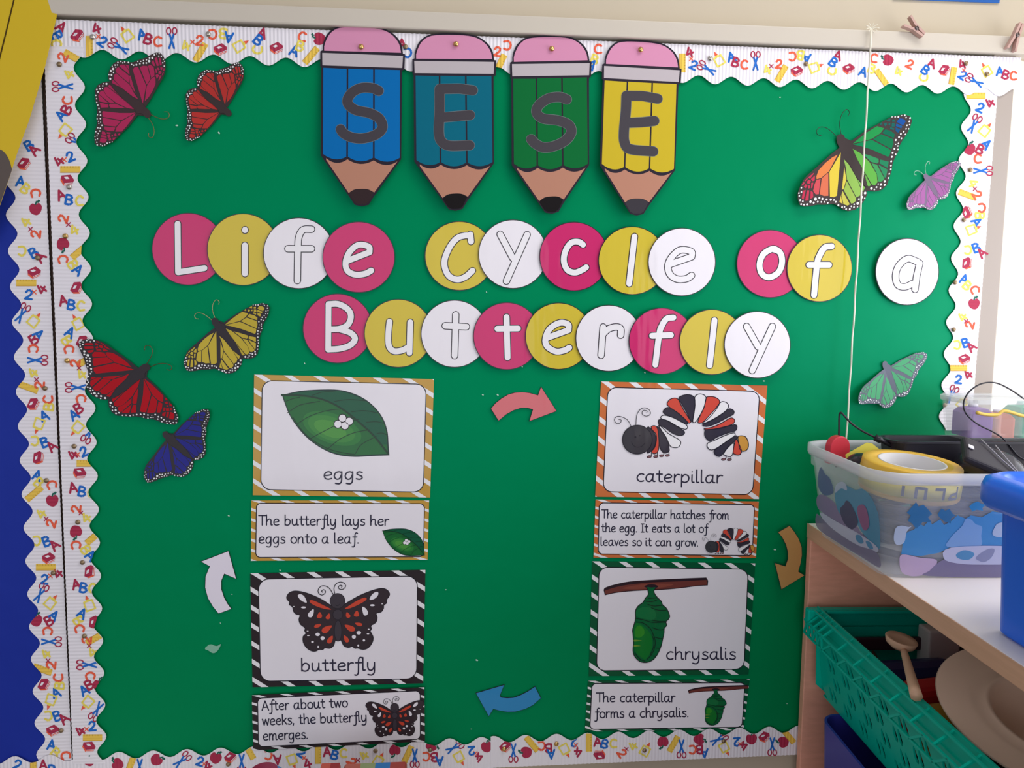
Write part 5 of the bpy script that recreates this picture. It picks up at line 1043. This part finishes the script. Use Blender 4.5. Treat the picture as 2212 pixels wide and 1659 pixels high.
# ---- green crate on the upper shelf, standing on a blue tray
cr_m = mat('green_crate_plastic', (0, 140, 120), rough=.4, k=1.8, spec=.4, tint=(.1, .8, .7))
cr = lroot('crate', 0, 0, .790, 'green plastic crate with pierced sides on the bookcase shelf', 'crate')
CA0, CA1, CB0, CB1, CH = .0, .34, .036, .64, .153
def pierced(outer, holes, to3d, th):
    bm = bmesh.new(); loops = []
    for lp_ in [outer] + holes:
        vs = [bm.verts.new((p[0], p[1], 0)) for p in lp_]; loops.append(vs)
        for i in range(len(vs)): bm.edges.new((vs[i], vs[(i + 1) % len(vs)]))
    bmesh.ops.triangle_fill(bm, use_beauty=True, use_dissolve=False, edges=bm.edges[:], normal=(0, 0, 1))
    F_ = [[v.index for v in f.verts] for f in (bm.verts.index_update(), bm.faces)[1]]
    co = [(v.co.x, v.co.y) for v in bm.verts]; bm.free()
    out = bmesh.new(); fr_ = [out.verts.new(to3d(x, y, 0)) for x, y in co]; bk = [out.verts.new(to3d(x, y, th)) for x, y in co]
    for f in F_: out.faces.new([fr_[i] for i in f]); out.faces.new([bk[i] for i in reversed(f)])
    base = 0
    for lp_ in [outer] + holes:
        n = len(lp_)
        for i in range(n): out.faces.new((fr_[base + i], fr_[base + (i + 1) % n], bk[base + (i + 1) % n], bk[base + i]))
        base += n
    return out
def tear(x, z, w=.0068, h=.0115, lean=.35):
    pts = []
    for k in range(12):
        t = 2 * math.pi * k / 12; ww = w * (1 + .35 * math.sin(t)) ; pts.append((x + ww * math.cos(t) * .8 + lean * h * math.sin(t), z - h * math.sin(t) * .9))
    return pts
rows = [(.022, .0), (.047, .017), (.072, 0), (.096, .017)]
HO = []
for z, sh in rows:
    x = CB0 + .045 + sh
    while x < CB1 - .04:
        HO.append(tear(x, z)); HO.append(tear(x + .013, z + .002)); x += .052
def side(x, z, d): # left wall, tapered
    return Vector((CA0 + .022 - .018 * z / CH + d, -x, z))
bm_obj('long_side', pierced([(CB0 + .03, .002), (CB1 - .03, .002), (CB1 - .008, .02), (CB1 - .004, CH - .03), (CB0 + .004, CH - .03), (CB0 + .008, .02)], HO, side, .003), cr_m, cr)
bm_obj('long_side', pierced([(CB0 + .03, .002), (CB1 - .03, .002), (CB1 - .008, .02), (CB1 - .004, CH - .03), (CB0 + .004, CH - .03), (CB0 + .008, .02)], HO, lambda x, z, d: Vector((CA1 - .022 + .018 * z / CH - d, -x, z)), .003), cr_m, cr)
for bb, s in ((CB0 + .006, 1), (CB1 - .006, -1)):
    bm_obj('short_side', pierced([(CA0 + .03, .002), (CA1 - .03, .002), (CA1 - .008, .02), (CA1 - .004, CH - .03), (CA0 + .006, CH - .03), (CA0 + .01, .02)], [tear(CA0 + .06 + .05 * k, .05 + .02 * (k % 2)) for k in range(5)], lambda x, z, d: Vector((x, -(bb + s * d), z)), .003), cr_m, cr)
lbox('crate_floor', cr, cr_m, CA0 + .022, CA1 - .022, CB0 + .01, CB1 - .01, 0, .003)
ZR0, ZR1 = CH - .044, CH
def bars(name, segs, r, m, root):
    bm = bmesh.new()
    for p, q in segs:
        p, q = Vector(p), Vector(q); d = q - p; L = d.length
        b2 = box_mesh(-L / 2, L / 2, -r[0], r[0], -r[1], r[1]); me = bpy.data.meshes.new('t'); b2.to_mesh(me); b2.free()
        x = d.normalized(); y = Vector((1, 0, 0)) if abs(x.x) < .9 else Vector((0, 1, 0)); y = (y - x * y.dot(x)).normalized(); z = x.cross(y)
        me.transform(Matrix.Translation((p + q) / 2) @ Matrix((x, y, z)).transposed().to_4x4()); bm.from_mesh(me); bpy.data.meshes.remove(me)
    return bm_obj(name, bm, m, root)
LX = CA0 - .010
def rim_side(name, x_out, x_in, b0, b1):
    segs = [((x_out, -b0, ZR0), (x_out, -b1, ZR0)), ((x_out, -b0, ZR1 - .022), (x_out, -b1, ZR1 - .022)), (((x_out + x_in) / 2, -b0, ZR1 - .002), ((x_out + x_in) / 2, -b1, ZR1 - .002)), ((x_in, -b0, ZR1), (x_in, -b1, ZR1))]
    bm_obj(name, prism_bm([Vector((x_in, -b0, ZR0)), Vector((x_in, -b0, ZR1)), Vector((x_in - math.copysign(.002, x_in - x_out), -b0, ZR1)), Vector((x_in - math.copysign(.002, x_in - x_out), -b0, ZR0))], (0, -1, 0), b1 - b0), cr_m, cr)
    n = 0; b = b0; zig = []
    while b < b1 - .02:
        step = .018 if b < b0 + .07 else .052
        zig.append(((x_out, -b, ZR1 - .022), (x_in, -b - .006, ZR1))); zig.append(((x_out, -b, ZR0), (x_out, -min(b1, b + step * .6), ZR1 - .022)))
        if b < b0 + .07: zig.append(((x_out, -min(b1, b + step * .6), ZR1 - .022), (x_out, -min(b1, b + step), ZR0)))
        b += step
    bars('rim_lattice', segs + zig, (.0016, .0016), cr_m, cr)
rim_side('rim_web', LX, CA0 + .012, CB0 - .004, CB1)
rim_side('rim_web', CA1 + .010, CA1 - .012, CB0 - .004, CB1)
lbox('end_rim', cr, cr_m, LX, CA1 + .01, CB0 - .006, CB0 + .010, CH - .03, CH, .003)
lbox('handle_bar', cr, cr_m, CA0 + .02, CA1 - .02, CB0 + .010, CB0 + .016, CH - .006, CH, .002)
lbox('end_rim', cr, cr_m, LX, CA1 + .01, CB1 - .010, CB1 + .006, CH - .03, CH, .003)
bt = lroot('blue_tray', 0, 0, .5955, 'dark blue plastic tray under the green crate in the bookcase', 'tray')
bm_obj('tray_body', loft_bm([rrect(-.004, .33, -.62, -.115, .02, 0), rrect(-.012, .34, -.63, -.105, .03, .194), rrect(-.008, .336, -.626, -.109, .026, .194), rrect(0, .326, -.616, -.119, .018, .004)]), mat('dark_blue_plastic', (52, 54, 150), rough=.35, k=1.0), bt)
# ---- toys in the crate
def cz(px, py, z): 
    d = ray(px, py); P = CAM + d * ((z - CAM.z) / d.z); q = P - S0; return q.dot(AV), q.dot(BV)
FL = .794
def toy_block(name, label, cat, a, b, z0, sx, sy, h, rgb, yaw=0, bev=.012, part='body', tilt=0):
    o = empty(name, LW(a, b, z0), label, cat); o.rotation_euler = (tilt, 0, TH + yaw)
    bm_obj(part, box_mesh(-sx / 2, sx / 2, -sy / 2, sy / 2, 0, h, bev, 3), mat('toy_%s' % name, rgb, rough=.4, k=1.0), o); return o
toy_block('red_toy_pan', 'long red plastic toy lying across the green crate under the wooden spoon', 'toy', .145, .215, FL + .0245, .18, .05, .084, (206, 26, 36), yaw=.2, bev=.015)
toy_block('navy_cloth', 'bundle of navy blue cloth at the back of the green crate', 'cloth', .13, .125, FL + .0245, .17, .06, .07, (40, 46, 96), yaw=.1, bev=.028)
toy_block('white_carton', 'white plastic carton at the back of the green crate', 'carton', .205, .070, FL + .0245, .055, .035, .104, (214, 206, 204), bev=.004)
toy_block('dark_bag', 'dark fabric bag filling the bottom of the green crate', 'bag', .155, .34, FL, .24, .50, .024, (28, 28, 34), bev=.012)
toy_block('grey_beaker', 'grey translucent beaker beside the white carton in the green crate', 'beaker', .255, .075, FL + .0245, .032, .035, .104, (120, 110, 116), bev=.01)
toy_block('black_rod', 'dark plum bar lying under the far rim of the green crate', 'bar', .15, .0605, FL + .085, .25, .010, .022, (62, 38, 48), bev=.003)
rp = empty('red_plate', LW(.235, .165, FL + .12), 'bright red plastic plate standing behind the cream hat in the green crate', 'plate'); rp.rotation_euler = (math.radians(-68), 0, TH + .3)
lathe('plate_disc', [(0, 0), (.05, .0), (.06, .006), (.0585, .008), (.049, .003), (0, .003)], mat('red_plate', (226, 36, 46), rough=.35), rp, 40)
yb = empty('yellow_ball', LW(.075, .305, FL + .070), 'mustard yellow toy ball under the cream hat in the green crate', 'ball')
lathe('ball_body', [(0 if k in (0, 14) else .045 * math.sin(math.pi * k / 14), -.045 * math.cos(math.pi * k / 14)) for k in range(15)], mat('toy_yellow', (196, 146, 50), rough=.4), yb, 28)
sp = empty('wooden_spoon', LW(.056, .216, .963), 'pale wooden toy spoon resting on the rim of the green crate', 'spoon'); sp.rotation_euler = (0, 0, TH)
wd_m = wood('pale_spoon_wood', (216, 176, 148))
lathe('spoon_head', [(0, -.010), (.012, -.010), (.020, -.004), (.0225, .004), (.0215, .0055), (.014, .003), (0, .001)], wd_m, sp, 32, rot=(math.radians(6), math.radians(8), 0))
tube('spoon_handle', [Vector((-.004 - .052 * t, -.016 - .125 * t, -.006 - .004 * t)) for t in [k / 8 for k in range(9)]], .006, wd_m, sp, taper=lambda t: .005 + .003 * t)
ht = empty('toy_hat', LW(.156, .405, .948), 'large cream plastic hat with a wide brim lying upside down in the green crate', 'hat'); ht.rotation_euler = (math.radians(10), math.radians(-10), TH + .3)
lathe('hat_shell', [(.118, .003), (.1195, .001), (.118, -.001), (.090, -.002), (.078, -.004), (.067, -.008), (.060, -.035), (.045, -.052), (0, -.055), (0, -.052), (.043, -.049), (.057, -.034), (.063, -.004), (.0655, .0015), (.070, .0015), (.076, -.001), (.083, .0015), (.089, .0012), (.118, .003)], mat('cream_plastic', (216, 188, 168), rough=.28, k=1.3, spec=.5), ht, 72, sx=1.08, sy=1.2)

# ================================================================== at the foot of the picture: packets on a ledge
struct('trim_4', box_mesh(-.7, .3, -.32, .012, .60, .62, .002), trim_paint)
def packet(label, x0, x1, y0, y1, ztop, cols, name='packet', cat='packet', bulge=0.0):
    o = empty(name, Vector(((x0 + x1) / 2, (y0 + y1) / 2, .62)), label, cat); w, d, h = (x1 - x0) / 2, (y1 - y0) / 2, ztop - .62
    if bulge:
        lathe('packet_body', [(0, 0), (w, 0), (w, h * .8), (w * .9, h * .93), (w * .6, h), (0, h)], mat('packet_blue', (40, 132, 200), rough=.3), o, 40, sy=d / w)
        lathe('printed_top', [(w * .60, h + .0006), (w * .3, h + .0012), (0, h + .0012)], mat('packet_wine', (150, 30, 70), rough=.3), o, 40, sy=d / w)
    else: bm_obj('packet_body', box_mesh(-w, w, -d, d, 0, h, .004, 2), mat('packet_%d_%d' % cols[0][:2], cols[0], rough=.35), o)
    for k, c in enumerate(cols[1:]):
        n = len(cols) - 1; a0, a1 = -w * .94 + 2 * w * .94 * k / n, -w * .94 + 2 * w * .94 * (k + 1) / n
        if bulge: continue
        bm_obj('printed_panel', box_mesh(a0, a1, -d * .9, d * .9, h - .0001, h + .0006), mat('packet_%d_%d' % c[:2], c, rough=.35), o)
    return o
packet('rounded blue and wine red packet at the bottom edge under the black text card', -.302, -.236, -.20, -.13, .7595, [], bulge=1)
packet('crumpled red packet at the bottom edge, middle of the three packets', -.190, -.160, -.18, -.13,   .7465, [(178, 62, 56), (206, 88, 70), (160, 40, 44)])
packet('flat box with red, green and blue printed top at the bottom edge below the butterfly', -.155, -.058, -.20, -.13, .7445, [(170, 74, 62), (188, 96, 80), (150, 160, 110), (40, 120, 190), (170, 60, 50)], name='game_box', cat='box')
